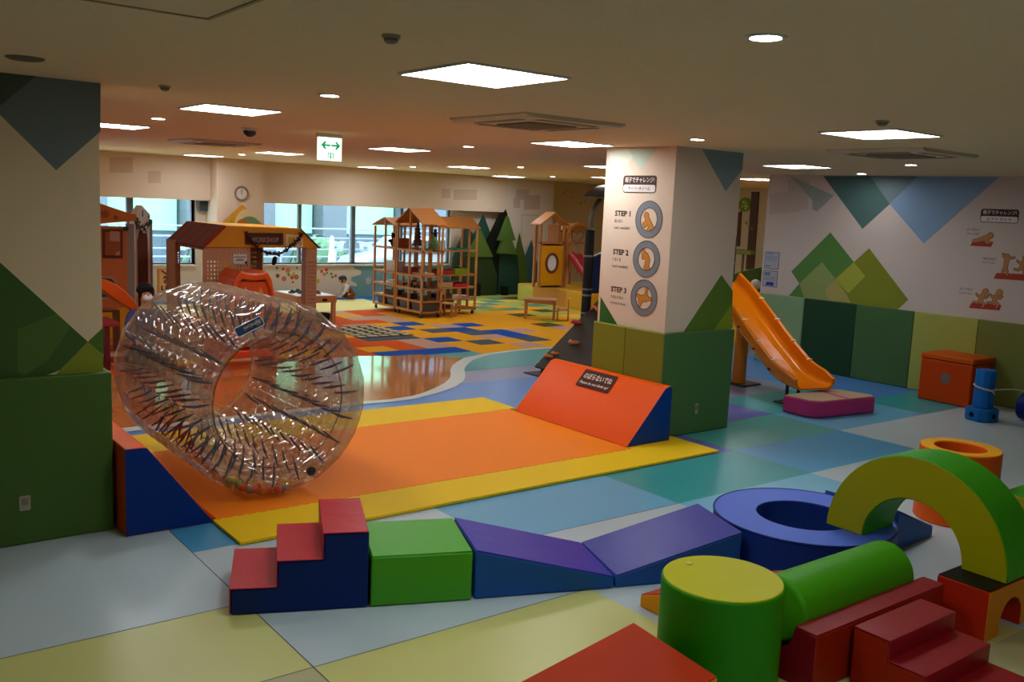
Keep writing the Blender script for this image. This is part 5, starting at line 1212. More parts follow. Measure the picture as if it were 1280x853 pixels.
q = [f0.px(*p) for p in ((360,296),(369,296.5),(369,304),(360,303.5))]; mb = MB(); plate(mb, f0, q[::-1], .004, .0055); plate(mb, f0, disc(.03, 14, f0.px(375, 305)), .004, .0055); adopt(mb.build('yellow_block', paint('#d2b12c')), s)
# garland hanging across the front
gp = [f0.pt(*f0.px(*p), d=.05) for p in ((306,292),(312,301),(322,311),(333,317),(345,318),(356,313),(366,304),(372,297),(375,291))]; gp = resample(gp, 40)
g = thing('garland', 'dark leafy garland hanging across the WORKSHOP house front', 'garland', gp[0])
mb = MB(); mb.tube(gp, .012, 6); adopt(mb.build('cord', mat('garland_cord', '#3a241a', .8, .1), smooth=60), g)
mb = MB(); rg = random.Random(5)
for p in gp:
    for _ in range(3):
        d_ = Vector((rg.uniform(-1,1), rg.uniform(-.6,.6), rg.uniform(-1,1))).normalized(); e_ = d_.cross(Vector((0,1,.3))).normalized()
        a_ = p + d_*.008; b_ = p + d_*.05; mb.add([a_-e_*.004, a_.lerp(b_,.5)-e_*.013, b_, a_.lerp(b_,.5)+e_*.013, a_+Vector((0,.003,0))], [(0,1,2,3),(0,3,4),(0,4,1)])
adopt(mb.build('leaves', mat('garland_leaf', '#4a2c20', .8, .1)), g)
o = MB().ell((0,0,0), .035, .03, .055).ell((.01,0,.04), .03, .03, .03).ell((-.012,0,-.03), .028, .028, .035).build('dark_tassel', mat('tassel', '#2a1c16', .9, .1), loc=f0.pt(*f0.px(346.5, 327), d=-.1), smooth=60)
tag(o, 'dark bunch hanging at the doorway edge of the workshop house', 'decoration')
# play table with white top
Yt = 14.3; ft = Frame((0, Yt, 0), (1,0,0), (0,0,1))
tx0, tx1 = ft.px(372, 365)[0], ft.px(421, 372)[0]; tz = ft.px(421, 370)[1]
t = thing('play_table', 'wooden play table with white top right of the workshop house', 'table', (tx0, Yt, .003))
wT = tx1-tx0
MB().box(0,0,tz-.115,wT,.95,tz).build('apron', wood('#c08048', .5, 6, 'X'), t); MB().box(.03,.03,tz-.001,wT-.03,.92,tz+.006).build('white_top', mat('table_white', '#e4e2e0', .35, .4), t)
for x, y in ((.01,.01),(wT-.075,.01),(.01,.875),(wT-.075,.875)): MB().box(x,y,0,x+.065,y+.065,tz-.11).build('leg', BEECH, t)
MB().box(wT*.63,-.004,tz-.09,wT*.75,.0,tz-.045).build('handle_slot', mat('slot','#2c1c14',.8,.1), t)
for x, y, h, lab in ((.12,.5,'#22262c','black toy vehicle at the left on the white play table'),(.28,.62,'#1f2228','black toy vehicle at the rear middle of the white play table'),(.24,.4,'#2a3c6a','dark blue toy vehicle in front of the rear black one on the play table'),(.42,.5,'#1d2026','black toy vehicle at the right on the white play table'),(.5,.3,'#8a2a22','dark red toy vehicle near the front edge of the play table')):
    toy(MB().box(-.05,-.03,0,.05,.03,.03).box(-.02,-.02,.03,.03,.02,.055), 'toy_vehicle', plast(h), tx0+x, Yt+y, tz+.011, lab, 'toy', 'tiny vehicles on the play table', .004)
t = thing('dark_basket', 'black round basket under the play table edge', 'basket', (tx0+wT*.72, Yt+.12, .003))
MB().lathe([(.001,.005),(.1,.005),(.13,.09),(.125,.16),(.112,.16),(.118,.09),(.085,.02),(.001,.02)], n=24).build('tub', mat('basket', '#15120f', .8, .2), t, smooth=60)
MB().tube([(.118*math.cos(a), .118*math.sin(a), .16) for a in [2*PI*i/24 for i in range(24)]], .012, 6, True).build('rim', mat('basket', '#15120f', .8, .2), t, smooth=60)
# orange plastic play shelter behind the wheel
Ys = 12.12; fs_ = Frame((0, Ys, 0), (1,0,0), (0,0,1)); a0 = fs_.px(288, 372); a1 = fs_.px(346, 372); zt2 = fs_.px(316, 339)[1]
t = thing('play_shelter', 'bright orange plastic play pod with two humped openings behind the clear wheel', 'play pod', ((a0[0]+a1[0])/2, Ys, .003))
W_ = (a1[0]-a0[0]); OR2 = mat('orange_plastic', '#e2560c', .35, .5)
prof = [(-W_*.52, 0), (-W_*.5, zt2*.55), (-W_*.4, zt2*.9), (-W_*.27, zt2), (-W_*.15, zt2*.97), (0, zt2*.955), (W_*.18, zt2*.97), (W_*.3, zt2*.99), (W_*.4, zt2*.88), (W_*.5, zt2*.55), (W_*.53, 0)]
inn_ = [(-W_*.44, 0), (-W_*.42, zt2*.5), (-W_*.34, zt2*.82), (-W_*.24, zt2*.9), (0, zt2*.87), (W_*.26, zt2*.89), (W_*.34, zt2*.8), (W_*.42, zt2*.5), (W_*.45, 0)]
MB().prism(prof + inn_[::-1], 0, .06, 'y').build('front_hoop', OR2, t, bevel=.02); MB().prism(prof + inn_[::-1], .56, .62, 'y').build('back_hoop', OR2, t, bevel=.02)
mb = MB()
for (x0, z0), (x1, z1) in zip(prof, prof[1:]): mb.add([(x0,.05,z0),(x1,.05,z1),(x1,.57,z1),(x0,.57,z0),(x0*.97,.05,z0*.97),(x1*.97,.05,z1*.97),(x1*.97,.57,z1*.97),(x0*.97,.57,z0*.97)], [(0,1,2,3),(7,6,5,4),(0,4,5,1),(2,6,7,3)])
mb.build('shell', OR2, t, smooth=50)
MB().box(-W_*.43,.05,.02,W_*.43,.08,zt2*.86).build('rear_panel', mat('orange_panel', '#d9551a', .5, .3), t)
for s_ in (-.16, .17): MB().prism([(W_*s_-W_*.075, zt2*.3),(W_*s_+W_*.075, zt2*.3),(W_*s_+W_*.06, zt2*.72),(W_*s_, zt2*.8),(W_*s_-W_*.06, zt2*.72)], .036, .0498, 'y').build('light_patch', mat('orange_patch', '#e58a4a', .5, .3), t)
# left cabin, white tower, orange curved slide, red table
Yc = 13.6; fc = Frame((0, Yc, 0), (1,0,0), (0,0,1))
t = thing('cabin', 'orange-brown wooden play cabin with curved roof at the left pillar edge', 'playhouse', (fc.px(150, 330)[0], Yc, .003))
ORW = wood('#c4682a', .55, 4, 'Z', .85)
xr = fc.px(159, 320)[0]; xl = fc.px(95, 320)[0]; zr = fc.px(140, 283)[1]
mb = MB(); mb.box(xl, Yc, 0, xr, Yc+.04, zr); adopt(mb.build('front_wall', ORW), t)
mb = MB(); mb.box(xr, Yc, 0, fc.px(168, 320)[0], Yc+.06, fc.px(160, 280)[1]); adopt(mb.build('grey_post', mat('grey_paint', '#8d8277', .6, .3)), t)
rt_ = [fc.px(*p) for p in ((100,248),(115,252),(126,255),(138,259),(150,263),(160,266.5),(169,268))]; rb_ = [fc.px(*p) for p in ((169,276),(126,279.5),(100,280))]
mb = MB(); mb.prism(rt_ + rb_, Yc-.06, Yc+.5, 'y'); adopt(mb.build('roof_fascia', mat('roof_orange', '#c8701f', .5, .3)), t)
for p, r in (((130,267.5), .05), ((143,271.5), .03)):
    m_ = MB(); c = fc.px(*p); m_.cyl((c[0], Yc-.075, c[1]), r, .02, 'y', n=18); adopt(m_.build('roof_knob', mat('knob', '#9a4a16', .5, .3), smooth=40), t)
m_ = MB(); c = fc.px(157, 286); m_.box(c[0]-.03, Yc-.03, c[1]-.03, c[0]+.03, Yc, c[1]+.03); adopt(m_.build('latch', mat('latch', '#3a3a38', .5, .3)), t)
oc = [fc.px(*p) for p in ((118,350),(126,345),(140,346),(146,353),(144,365),(135,374),(122,375))]
mb = MB(); plate(mb, fc, oc[::-1], .001, .03); adopt(mb.build('octagon_rim', mat('octagon', '#b08a66', .5, .3)), t)
ccx = sum(a for a, b in oc)/7; ccz = sum(b for a, b in oc)/7
mb = MB(); plate(mb, fc, [(ccx+(a-ccx)*.8, ccz+(b-ccz)*.8) for a, b in oc[::-1]], .03, .034); adopt(mb.build('octagon_window', mat('octagon_dark', '#3a322f', .3, .5)), t)
for dx, dz, r in ((-.03,.05,.03),(.04,.0,.025),(-.02,-.06,.028)):
    mb = MB(); mb.cyl((ccx+dx, Yc-.045, ccz+dz), r, .012, 'y', n=16); adopt(mb.build('dial', mat('dial', '#9a948c', .4, .5), smooth=40), t)
mb = MB(); mb.box(xl, Yc-.05, .02, fc.px(163,390)[0], Yc-.001, fc.px(150, 385)[1]); adopt(mb.build('yellow_panel', mat('yellow_board', '#d99a12', .5, .3)), t)
s = thing('notice_board', 'brown framed cork board with paper on the orange cabin', 'notice board', fc.pt(*fc.px(142, 305)))
mb = MB(); plate(mb, fc, [fc.px(*p) for p in ((128,322.5),(153,323),(153,286),(128,286.5))], .001, .02); adopt(mb.build('frame', mat('frame_brown', '#5c2a14', .5, .3)), s)
mb = MB(); plate(mb, fc, [fc.px(*p) for p in ((131,319),(150,319.5),(150,289.5),(131,290))], .02, .023); adopt(mb.build('cork', mat('cork', '#9a5a34', .8, .1, var=.15, vscale=40)), s)
mb = MB(); plate(mb, fc, [fc.px(*p) for p in ((136.5,301),(149,302),(149,289.5),(137,289))], .023, .025); plate(mb, fc, [fc.px(*p) for p in ((143,319),(149,319),(149,314),(145,315))], .023, .025); adopt(mb.build('paper', paint('#b58a72')), s)
Yw = 14.6; fw_ = Frame((0, Yw, 0), (1,0,0), (0,0,1))
t = thing('tower_playhouse', 'narrow white pointed tower with arched brown door left of the window', 'playhouse', (fw_.px(178, 330)[0], Yw, .003))
pk = [fw_.px(*p) for p in ((168.5,270),(177.5,257),(187.5,268))]
mb = MB(); mb.prism([(pk[0][0], 0), (pk[2][0], 0), pk[2], pk[1], pk[0]], Yw, Yw+.3, 'y'); adopt(mb.build('wall', mat('tower_white', '#d5cdc8', .6, .3)), t)
mb = MB(); mb.prism([(pk[2][0], 0), (pk[2][0]+.03, 0), (pk[2][0]+.03, pk[2][1]-.08), (pk[2][0], pk[2][1]-.08)], Yw-.01, Yw+.3, 'y'); adopt(mb.build('corner_post', mat('grey_paint', '#8d8277', .6, .3)), t)
d0, d1, dt = fw_.px(172, 330)[0], fw_.px(184.5, 330)[0], fw_.px(178, 283)[1]
dp = [(d0,.05),(d1,.05)] + [(d1-(d1-d0)*(1-math.cos(PI/2*i/6))/2, dt-.22+.22*math.sin(PI/2*i/6)) for i in range(7)] + [(d0+(d1-d0)*(1-math.sin(PI/2*i/6))/2 if False else d0+(d1-d0)*.5*(1-(i/6)), dt-.22+.22*math.cos(PI/2*i/6)) for i in range(1, 7)]
mb = MB(); plate(mb, fw_, dp, .001, .02); adopt(mb.build('arched_door', mat('door_brown', '#5a2f1c', .6, .3)), t)
m_ = MB(); plate(m_, fw_, [fw_.px(*p) for p in ((177.5,271),(178.8,271),(178.8,263),(177.8,263))], .001, .006); adopt(m_.build('slit_window', mat('slit', '#4a3f3a', .7, .2)), t)
s = thing('wreath', 'dark leafy wreath with flowers hung over the brown arched door', 'wreath', fw_.pt(*fw_.px(178, 285), d=.04))
wp_ = [fw_.pt(*fw_.px(*p), d=.04) for p in ((170,274),(171,280),(174,284),(178,287),(182,285),(185.5,280),(187,274))]; wp_ = resample(wp_, 22); mb = MB(); mb.tube(wp_, .014, 6); adopt(mb.build('vine', mat('vine', '#3c3a30', .8, .1), smooth=60), s)
mb = MB()
for p in wp_:
    for _ in range(2): c = p + Vector((rg.uniform(-.04,.04), rg.uniform(-.02,.01), rg.uniform(-.04,.04))); mb.ell(c, .016, .012, .022, n=7, k=4)
adopt(mb.build('leaves', mat('wreath_leaf', '#4f5a4c', .8, .1)), s)
mb = MB()
for p in wp_[8:14]: mb.ell(p + Vector((rg.uniform(-.02,.02), -.02, rg.uniform(-.05,.02))), .02, .014, .02, n=8, k=5)
adopt(mb.build('flowers', mat('wreath_flower', '#c9bfb4', .7, .2)), s)
fr = Frame((0, 17.6, 0), (1,0,0), (0,0,1)); s = thing('wooden_sign', 'tan wooden board with dark curly writing under the left window', 'sign', fr.pt(*fr.px(203, 350)))
mb = MB(); plate(mb, fr, [fr.px(*p) for p in ((196,366),(214,366),(214,335.5),(196,335.5))], 0, .03); adopt(mb.build('board', wood('#b0713c', .6, 5, 'Z')), s)
mb = MB(); plate(mb, fr, [fr.px(*p) for p in ((198.5,364.5),(212.5,364.5),(212.5,337),(198.5,337))], .03, .034); adopt(mb.build('panel', wood('#c99a6a', .6, 5, 'Z')), s)
mb = MB()
for L in (((201,338),(208,343)), ((203,348),(206,345),(208,349),(204,352),(207,354)), ((201.5,357),(201.5,362),(205,363.5),(207,361),(207,357))):
    mb.tube(resample([fr.pt(*fr.px(*p), d=.04) for p in L], 12), .011, 6)
adopt(mb.build('writing', mat('writing', '#2c1a10', .7, .2), smooth=60), s)
# curved orange toddler slide
Yo = 11.9; fo = Frame((0, Yo, 0), (1,0,0), (0,0,1))
t = thing('toddler_slide', 'curved orange plastic slide in front of the orange cabin', 'slide', (fo.px(150, 365)[0], Yo, .003))
up_ = [fo.px(*p) for p in ((112,352),(122,348),(133,350),(146,356),(158,365),(168,376),(177,388),(186,400))]
lo_ = [fo.px(*p) for p in ((184,402),(172,391),(160,384),(148,377),(136,368),(124,359),(113,356))]
mb = MB(); mb.prism(up_ + lo_, Yo, Yo+.03, 'y'); adopt(mb.build('side_wall', plast('#e0560e'), bevel=.01), t); mb = MB(); mb.prism(up_ + lo_, Yo+.4, Yo+.43, 'y'); adopt(mb.build('side_wall', plast('#e0560e'), bevel=.01), t)
mb = MB()
lo2 = lo_[::-1]
for (x0, z0), (x1, z1) in zip(lo2, lo2[1:]): mb.add([(x0,Yo+.02,z0+.02),(x1,Yo+.02,z1+.02),(x1,Yo+.41,z1+.02),(x0,Yo+.41,z0+.02),(x0,Yo+.02,z0),(x1,Yo+.02,z1),(x1,Yo+.41,z1),(x0,Yo+.41,z0)], [(0,1,2,3),(7,6,5,4),(0,4,5,1),(2,6,7,3)])
adopt(mb.build('chute', plast('#e86a1c'), smooth=50), t)
mb = MB(); e = lo2[0]; mb.box(e[0]-.02, Yo+.02, .0, e[0]+.03, Yo+.41, e[1]+.02); adopt(mb.build('ladder_leg', plast('#5a5048')), t)
# red bench-table and stool seen beside the left pillar
Yr = 11.3; fr = Frame((0, Yr, 0), (1,0,0), (0,0,1)); t = thing('red_table', 'low dark red table between the left pillar and the clear wheel', 'table', (fr.px(135, 410)[0], Yr, .003))
x0, x1 = fr.px(105, 410)[0], fr.px(150, 410)[0]; zt3 = fr.px(135, 404)[1]
MB().box(x0-t.location.x, 0, zt3-.05, x1-t.location.x, .55, zt3).build('table_top', plast('#8e1f2c'), t, bevel=.012)
for x in (x0+.04, x1-.16):
    for y in (.05, .45): MB().box(x-t.location.x, y, 0, x-t.location.x+.06, y+.06, zt3-.05).build('leg', plast('#5a1420'), t)
Yq = 12.6; fr = Frame((0, Yq, 0), (1,0,0), (0,0,1)); t = thing('small_stool', 'small brown wooden stool behind the dark red table', 'stool', (fr.px(138, 400)[0], Yq, .003))
zs = fr.px(138, 388)[1]
MB().box(-.15,0,zs-.03,.12,.26,zs).build('seat', mat('stool_brown','#8a4a22',.5,.3), t, bevel=.006)
for x in (-.15, .09): MB().box(x,.0,0,x+.03,.26,zs-.03).build('side_panel', mat('stool_brown','#8a4a22',.5,.3), t)
# orange seat visible through the wheel opening
t = thing('toddler_bench', 'orange-red plastic toddler bench seen through the wheel opening', 'bench', (4.15, 10.75, .004), R_(8))
ORR = plast('#d8400f')
for x in (-.3, .42): MB().prism([(x,0),(x+.07,0),(x+.12,.42),(x+.06,.42)] if x < 0 else [(x+.05,0),(x+.12,0),(x+.06,.42),(x,.42)], 0, .36, 'y').build('leg', ORR, t, bevel=.01)
MB().box(-.24,-.01,.36,.5,.37,.42).build('seat', ORR, t, bevel=.012); MB().box(-.27,.0,.14,.5,.05,.23).build('cross_bar', ORR, t, bevel=.01); MB().box(-.27,.31,.14,.5,.36,.23).build('cross_bar', ORR, t, bevel=.01)
# map rug
rp = [P(*q) for q in ((430,413.5),(462,408),(500,417.5),(450,420.5))]
rc_ = ((rp[0][0]+rp[1][0]+rp[2][0]+rp[3][0])/4, (rp[0][1]+rp[1][1]+rp[2][1]+rp[3][1])/4)
t = thing('map_rug', 'black and cream patterned play rug on the carpet tiles', 'rug', (rc_[0], rc_[1], .003), 0)
MB().box(-.48,-.62,0,.48,.62,.006).build('base', carpet('#3a3732'), t)
mb = MB(); rr = random.Random(8)
for i in range(5):
    for j in range(6):
        x, y = -.4+.2*i, -.5+.2*j; w_, h_ = rr.uniform(.06,.088), rr.uniform(.06,.088)
        mb.prism([(x-w_,y-h_*rr.uniform(.6,1)),(x+w_*rr.uniform(.6,1),y-h_),(x+w_,y+h_*rr.uniform(.6,1)),(x-w_*rr.uniform(.6,1),y+h_)], .0055, .0075, 'z')
mb.build('pale_blocks', carpet('#bdb28e'), t)
# ------------------------------------------------------------------ people
SKIN = mat('skin', '#c98f6e', .55, .35)
def body(name, verts, edges, rad, parent, matfn, mats, sub=2):
    me = bpy.data.meshes.new('b'); me.from_pydata(verts, edges, []); o = bpy.data.objects.new('b', me); COL.objects.link(o)
    m = o.modifiers.new('s', 'SKIN'); m.use_smooth_shade = True; m.branch_smoothing = .4
    sv = me.skin_vertices[0].data
    for i, r in enumerate(rad): sv[i].radius = (r, r) if not isinstance(r, tuple) else r
    sv[0].use_root = True
    s = o.modifiers.new('d', 'SUBSURF'); s.levels = sub; s.render_levels = sub
    dg = bpy.context.evaluated_depsgraph_get(); nm = bpy.data.meshes.new_from_object(o.evaluated_get(dg)); bpy.data.objects.remove(o)
    nm.materials.clear()
    for q in mats: nm.materials.append(q)
    for p in nm.polygons: p.material_index = matfn(p.center); p.use_smooth = True
    ob = bpy.data.objects.new(name, nm); COL.objects.link(ob); ob.parent = parent; return ob
def hand(verts, edges, rad, w, d, side, s=1.0):
    """palm and five separate bent fingers from wrist index w along d"""
    d = Vector(d).normalized(); side = Vector(side).normalized(); nrm = d.cross(side); W0_ = Vector(verts[w])
    pi = len(verts); verts.append(W0_ + d*.04*s); edges.append((w, pi)); rad.append((.02*s, .012*s))
    for k, (off, ln) in enumerate(((-.024,.055),(-.008,.065),(.008,.062),(.023,.048))):
        a = len(verts); verts.append(W0_ + d*.065*s + side*off*s); verts.append(W0_ + d*(.065+ln*.5)*s + side*off*1.15*s - nrm*.006*s); verts.append(W0_ + d*(.065+ln*.9)*s + side*off*1.2*s - nrm*.018*s)
        edges += [(pi, a), (a, a+1), (a+1, a+2)]; rad += [.008*s, .0075*s, .006*s]
    a = len(verts); verts.append(W0_ + d*.025*s - side*.032*s); verts.append(W0_ + d*.05*s - side*.05*s - nrm*.008*s); edges += [(w, a), (a, a+1)]; rad += [.01*s, .008*s]
# adult sitting on the floor, masked
hp = Vector(atY(182, 368, 11.5)); gx, gy = hp.x, 11.5
t = thing('person', 'person with white face mask and blue clothes sitting behind the clear wheel', 'person', (gx, gy, 0))
V = [Vector(q) for q in ((0,.05,.13),(0,.04,.3),(0,.02,.5),(0,0,.66),(0,-.01,.735),(0,-.02,hp.z-.03),(0,-.025,hp.z+.04),
    (-.17,.01,.64),(-.24,-.08,.42),(-.17,-.28,.33),(.17,.01,.64),(.24,-.08,.42),(.17,-.28,.33),
    (-.13,.02,.12),(-.28,-.32,.16),(-.02,-.42,.08),(.04,-.5,.05),(.13,.02,.12),(.28,-.32,.16),(.02,-.36,.09),(-.05,-.44,.06))]
Ed = [(0,1),(1,2),(2,3),(3,4),(4,5),(5,6),(3,7),(7,8),(8,9),(3,10),(10,11),(11,12),(0,13),(13,14),(14,15),(15,16),(0,17),(17,18),(18,19),(19,20)]
Rd = [(.15,.11),(.135,.1),(.15,.1),(.11,.075),(.048,.048),(.075,.085),(.075,.085),.06,.046,.032,.06,.046,.032,.1,.068,.045,.04,.1,.068,.045,.04]
hand(V, Ed, Rd, 9, (.5,-1,-.2), (1,.4,0)); hand(V, Ed, Rd, 12, (-.5,-1,-.2), (-1,.4,0))
def mf(c): return 0 if c.z > .70 or (c.y < -.27 and .27 < c.z < .42 and abs(c.x) < .2) else (1 if c.z > .22 else 2)
body('body', V, Ed, Rd, t, mf, [SKIN, mat('cloth', '#4c4a78', .85, .1), mat('cloth', '#6a5a58', .85, .1)])
hz = hp.z
mb = MB(); mb.ell((0,.012,hz+.035), .104, .112, .108, 20, 14); bmh = mb.build('hair', mat('hair', '#080707', .6, .3), t, smooth=60)
for v_ in bmh.data.vertices:
    if v_.co.y < -.055 and v_.co.z < hz+.06: v_.co.y = -.055
mb = MB(); mb.ell((0,-.085,hz-.035), .06, .035, .045, 16, 10); mb.build('face_mask', mat('mask', '#e6e2e4', .7, .2), t, smooth=60)
for s_ in (-1, 1):
    MB().ell((s_*.032,-.094,hz+.02), .013, .008, .007, 10, 6).build('eye', mat('eye', '#1a1210', .3, .5), t, smooth=60)
    MB().ell((s_*.1,0,hz), .014, .022, .03, 10, 8).build('ear', SKIN, t, smooth=60)
MB().ell((0,-.108,hz+.0), .012, .015, .02, 10, 8).build('nose', SKIN, t, smooth=60)
# toddler kneeling at the wall under the window
q = P(420, 371.5); gx, gy = q[0], min(q[1], 17.75)
t = thing('person', 'toddler in white shirt and brown trousers crouching at the wall below the window', 'person', (gx, gy, .004))
sc = .86
V = [Vector(p)*sc for p in ((.1,0,.17),(.03,0,.25),(-.07,0,.34),(-.11,0,.385),(-.14,0,.46),(-.145,0,.5),
    (-.07,-.1,.33),(-.12,-.13,.2),(-.21,-.12,.1),(-.07,.1,.33),(-.12,.13,.2),(-.21,.12,.1),
    (.12,-.08,.14),(-.06,-.12,.075),(.1,-.11,.045),(.17,-.11,.03),(.12,.08,.14),(-.06,.12,.075),(.1,.11,.045),(.17,.11,.03))]
Ed = [(0,1),(1,2),(2,3),(3,4),(4,5),(2,6),(6,7),(7,8),(2,9),(9,10),(10,11),(0,12),(12,13),(13,14),(14,15),(0,16),(16,17),(17,18),(18,19)]
Rd = [.115,.1,.085,.035,.075,.07,.04,.032,.024,.04,.032,.024,.085,.05,.036,.03,.085,.05,.036,.03]; Rd = [r*sc for r in Rd]
hand(V, Ed, Rd, 8, (-.8,0,-.6), (0,1,0), .6); hand(V, Ed, Rd, 11, (-.8,0,-.6), (0,-1,0), .6)
def mf(c):
    c = c/sc
    if c.z > .385 or (c.x < -.19 and c.z < .2): return 0
    if c.x > -.0 or (c.z < .13 and c.x > -.12): return 2
    return 1
body('body', V, Ed, Rd, t, mf, [SKIN, mat('cloth', '#cfc9c4', .85, .1), mat('cloth', '#7a4528', .85, .1)])
hc_ = Vector((-.145, 0, .49))*sc
mb = MB(); mb.ell((hc_.x+.012, 0, hc_.z+.018), .092, .09, .085, 18, 12); o = mb.build('hair', mat('hair', '#1c1012', .5, .4), t, smooth=60)
for v_ in o.data.vertices:
    if v_.co.x < hc_.x-.035 and v_.co.z < hc_.z+.03: v_.co.x = hc_.x-.035
MB().ell((hc_.x-.078, 0, hc_.z-.01), .012, .01, .012, 10, 6).build('nose', SKIN, t, smooth=60)
for s_ in (-1, 1):
    MB().ell((hc_.x-.068, s_*.028, hc_.z+.012), .007, .009, .007, 8, 6).build('eye', mat('eye', '#1a1210', .3, .5), t, smooth=60)
    MB().ell((hc_.x+.005, s_*.085, hc_.z-.01), .018, .01, .024, 10, 6).build('ear', SKIN, t, smooth=60)
MB().ell((hc_.x-.066, 0, hc_.z-.038), .008, .02, .006, 8, 6).build('mouth', mat('lips', '#a8584a', .5, .3), t, smooth=60)

# ------------------------------------------------------------------ beyond the right pillar: green awning, pale cushion, cabinet
t = thing('green_canopy', 'dark green curved canopy seen between the right pillar and the mural wall', 'canopy', P(928, 372, .9))
Yg = 9.6; A = [atX(*p, 12.2) for p in ((900,352),(912,345),(925,339.5),(940,336),(951,334),(951,347),(944,365),(930,372),(900,372))]
mb = MB(); n = len(A); mb.add([(12.2, y, z) for _, y, z in A] + [(12.9, y, z) for _, y, z in A], [tuple(range(n))[::-1], tuple(range(n, 2*n))] + [(i, (i+1) % n, n+(i+1) % n, n+i) for i in range(n)]); adopt(mb.build('cover', mat('canopy_green', '#3f5218', .7, .2), bevel=.02), t)
ym_ = (A[0][1]+A[4][1])/2
for y in (A[0][1]-.05, A[4][1]+.05): adopt(MB().cyl((12.5, y, .0), .03, min(a[2] for a in A), n=12).build('leg', BEECH2, smooth=40), t)
q = atX(944.5, 356, 12.15); adopt(MB().ell((0,0,0), .085, n=20, k=12).build('corner_ball', mat('white_ball', '#b8b0a4', .6, .3), loc=q, smooth=180), t)
b0 = atX(929, 318, 16.9); t = thing('thin_stand', 'green-topped thin stand before the far wall past the right pillar', 'stand', (16.9, b0[1], .004))
mb = MB(); mb.box(16.88, b0[1]-.02, 0, 16.92, b0[1]+.02, b0[2]); adopt(mb.build('pole', mat('pole_tan', '#8d7a4a', .6, .3)), t)
mb = MB(); mb.box(16.8, b0[1]-.28, b0[2], 17.0, b0[1]+.2, b0[2]+.1); adopt(mb.build('top_board', mat('board_green', '#8f9a4a', .6, .3), bevel=.02), t)
t = thing('low_cabinet', 'orange low cabinet behind the slide at the end of the mural wall', 'cabinet', (12.95, 9.2, .004))
MB().box(0,0,0,.7,.5,.62).build('body', plast('#c24a14'), t, bevel=.01); MB().box(-.012,.03,.05,0,.47,.56).build('door', plast('#9a2f14'), t); MB().box(-.02,-.02,.62,.72,.52,.65).build('top', plast('#d88a2a'), t)

# ------------------------------------------------------------------ outdoors: parked bicycles, cone, bushes
DKM = mat('bike_dark', '#3a434c', .5, .4)
def bicycle(x, y, r, h, label):
    t = thing('bicycle', label, 'bicycle', (x, y, -.2), r, 'bicycles parked outside the window'); fm_ = plast(h)
    for a in (-.52, .52):
        w_ = MB().tube([(a+.32*math.cos(2*PI*i/24), 0, .33+.32*math.sin(2*PI*i/24)) for i in range(24)], .02, 6, True).build('wheel', DKM, t, smooth=60)
        m_ = MB()
        for i in range(8): m_.tube([(a,0,.33),(a+.31*math.cos(PI*i/4),0,.33+.31*math.sin(PI*i/4))], .004, 4)
        m_.build('spokes', metal('#b8bfc6'), w_)
    m_ = MB()
    for p, q in (((-.52,0,.33),(-.1,0,.3)),((-.1,0,.3),(-.2,0,.82)),((-.1,0,.3),(.38,0,.78)),((-.17,0,.7),(.36,0,.86)),((-.52,0,.33),(-.17,0,.7)),((.52,0,.33),(.34,0,.95))): m_.tube([p, q], .018, 6)
    m_.build('frame', fm_, t, smooth=60)
    MB().tube([(.22,-.28,1.0),(.3,-.2,1.02),(.34,0,.98),(.3,.2,1.02),(.22,.28,1.0)], .014, 6).build('handlebar', metal('#aab2ba'), t, smooth=60)
    MB().ell((-.22,0,.86), .13, .07, .035, 12, 6).build('saddle', DKM, t, smooth=60)
    m_ = MB(); m_.add([(.42,-.16,.72),(.74,-.16,.72),(.74,.16,.72),(.42,.16,.72),(.38,-.2,.98),(.8,-.2,.98),(.8,.2,.98),(.38,.2,.98)], [(3,2,1,0),(0,1,5,4),(1,2,6,5),(2,3,7,6),(3,0,4,7)]); m_.build('basket', mat('bike_basket', '#9aa6b2', .5, .3), t)
    return t
ordn = ('first', 'second', 'third', 'fourth', 'fifth', 'sixth', 'seventh', 'eighth', 'ninth', 'tenth', 'eleventh', 'twelfth')
rb_ = random.Random(4)
b0_ = None
for i in range(12):
    x = 8.2+.95*i; lab = f'bicycle parked behind the railing outside, {ordn[i]} from the left'
    if b0_ is None: b0_ = bicycle(x, 25.6, R_(70), '#8a97a6', lab)
    else: copy_tree(b0_, (x, 25.6+rb_.uniform(-.3,.3), -.2), R_(70+rb_.uniform(-20,20)), lab)
q = atY(415, 296, 21.0); t = thing('traffic_cone', 'pale yellow traffic cone outside the second window', 'traffic cone', (q[0], 21.0, -.198))
zc_ = q[2]+.198
MB().box(-.2,-.2,0,.2,.2,.04).build('base', plast('#5a646c'), t, bevel=.01); MB().cyl((0,0,.04), .15, zc_-.04+.02, n=24, r2=.035).build('cone', plast('#e8e6b0'), t, smooth=40)
cone_scale = 1
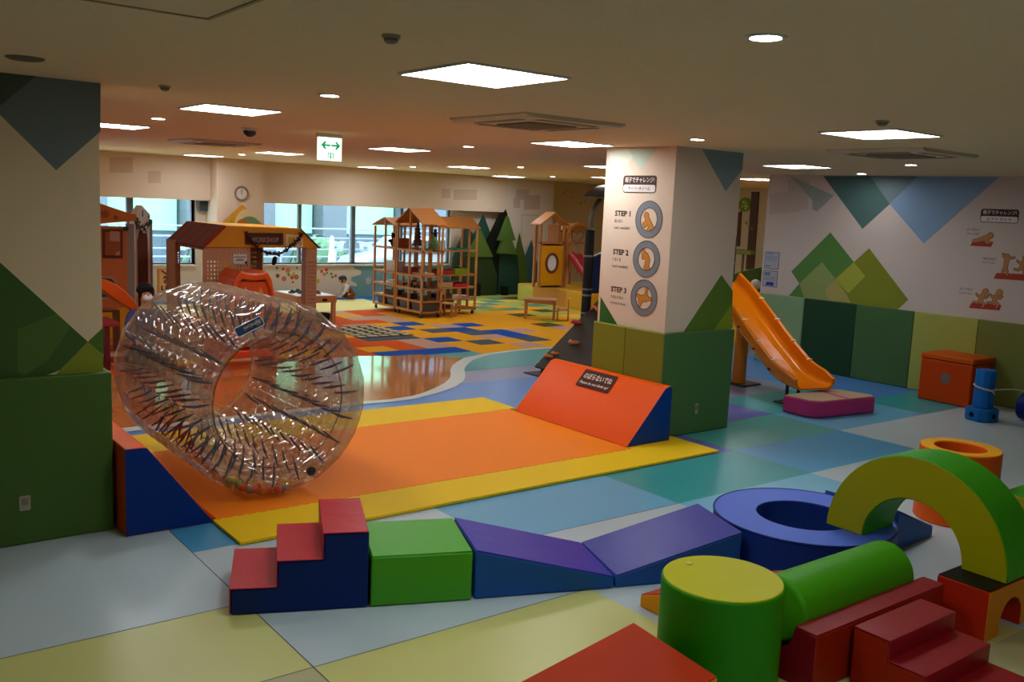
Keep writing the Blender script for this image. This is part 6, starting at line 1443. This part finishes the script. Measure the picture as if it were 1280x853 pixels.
def bush(x, y, r, label):
    mb = MB(); rg_ = random.Random(int(x*10))
    for _ in range(170):
        a, b = rg_.uniform(0, 2*PI), rg_.uniform(0, PI/2); d_ = Vector((math.cos(a)*math.cos(b), math.sin(a)*math.cos(b), math.sin(b)*1.0)); p = d_*r*rg_.uniform(.75, 1.05); e_ = d_.cross(Vector((.3,.2,1))).normalized()*.09*r; f_ = d_.cross(e_).normalized()*.16*r
        mb.add([p-f_, p+e_, p+f_, p-e_], [(0,1,2,3)])
    mb.ell((0,0,r*.45), r*.75, r*.75, r*.5, 12, 8)
    tag(mb.build('shrub', mat('shrub_leaf', '#54785f', .7, .2), loc=(x, y, -.2)), label, 'shrub', 'low shrubs outside')
bush(9.9, 27.6, 1.0, 'round shrub outside behind the bicycles, left one'); bush(13.3, 27.6, 1.15, 'round shrub outside behind the bicycles, middle one'); bush(17.3, 27.8, 1.0, 'round shrub outside behind the bicycles, right one')
# parked car behind the tall shelf, pale grey
q = atY(470, 298, 22.2); t = thing('parked_car', 'pale grey car parked outside behind the toy shelf', 'car', (q[0]+1.0, 21.95, -.2))
cb = [(-1.9,.28),(-1.95,.6),(-1.75,.82),(-1.0,.92),(-.5,1.35),(.6,1.4),(1.25,.95),(1.85,.85),(1.95,.55),(1.9,.28)]
MB().prism(cb, -.8, .8, 'y').build('body', plast('#7f8a95'), t, bevel=.08); MB().prism([(-.86,.95),(-.45,1.29),(.1,1.31),(.1,.95)], -.815, -.795, 'y').build('side_window', mat('car_glass', '#26303a', .1, .6), t); MB().prism([(.16,.95),(.16,1.31),(.56,1.33),(1.05,.96)], -.815, -.795, 'y').build('side_window', mat('car_glass', '#26303a', .1, .6), t)
for x in (-1.2, 1.2): MB().cyl((x,-.83,.3), .3, .2, 'y', n=24).build('wheel', mat('tyre', '#1d2024', .7, .2), t, smooth=40)

# ------------------------------------------------------------------ daylight outside
wd = bpy.data.worlds.new('World'); SC.world = wd; wd.use_nodes = True
bg = wd.node_tree.nodes['Background']; bg.inputs['Color'].default_value = lin('#dfeaf6'); bg.inputs['Strength'].default_value = WORLD_S
SC.view_settings.exposure = EXPO
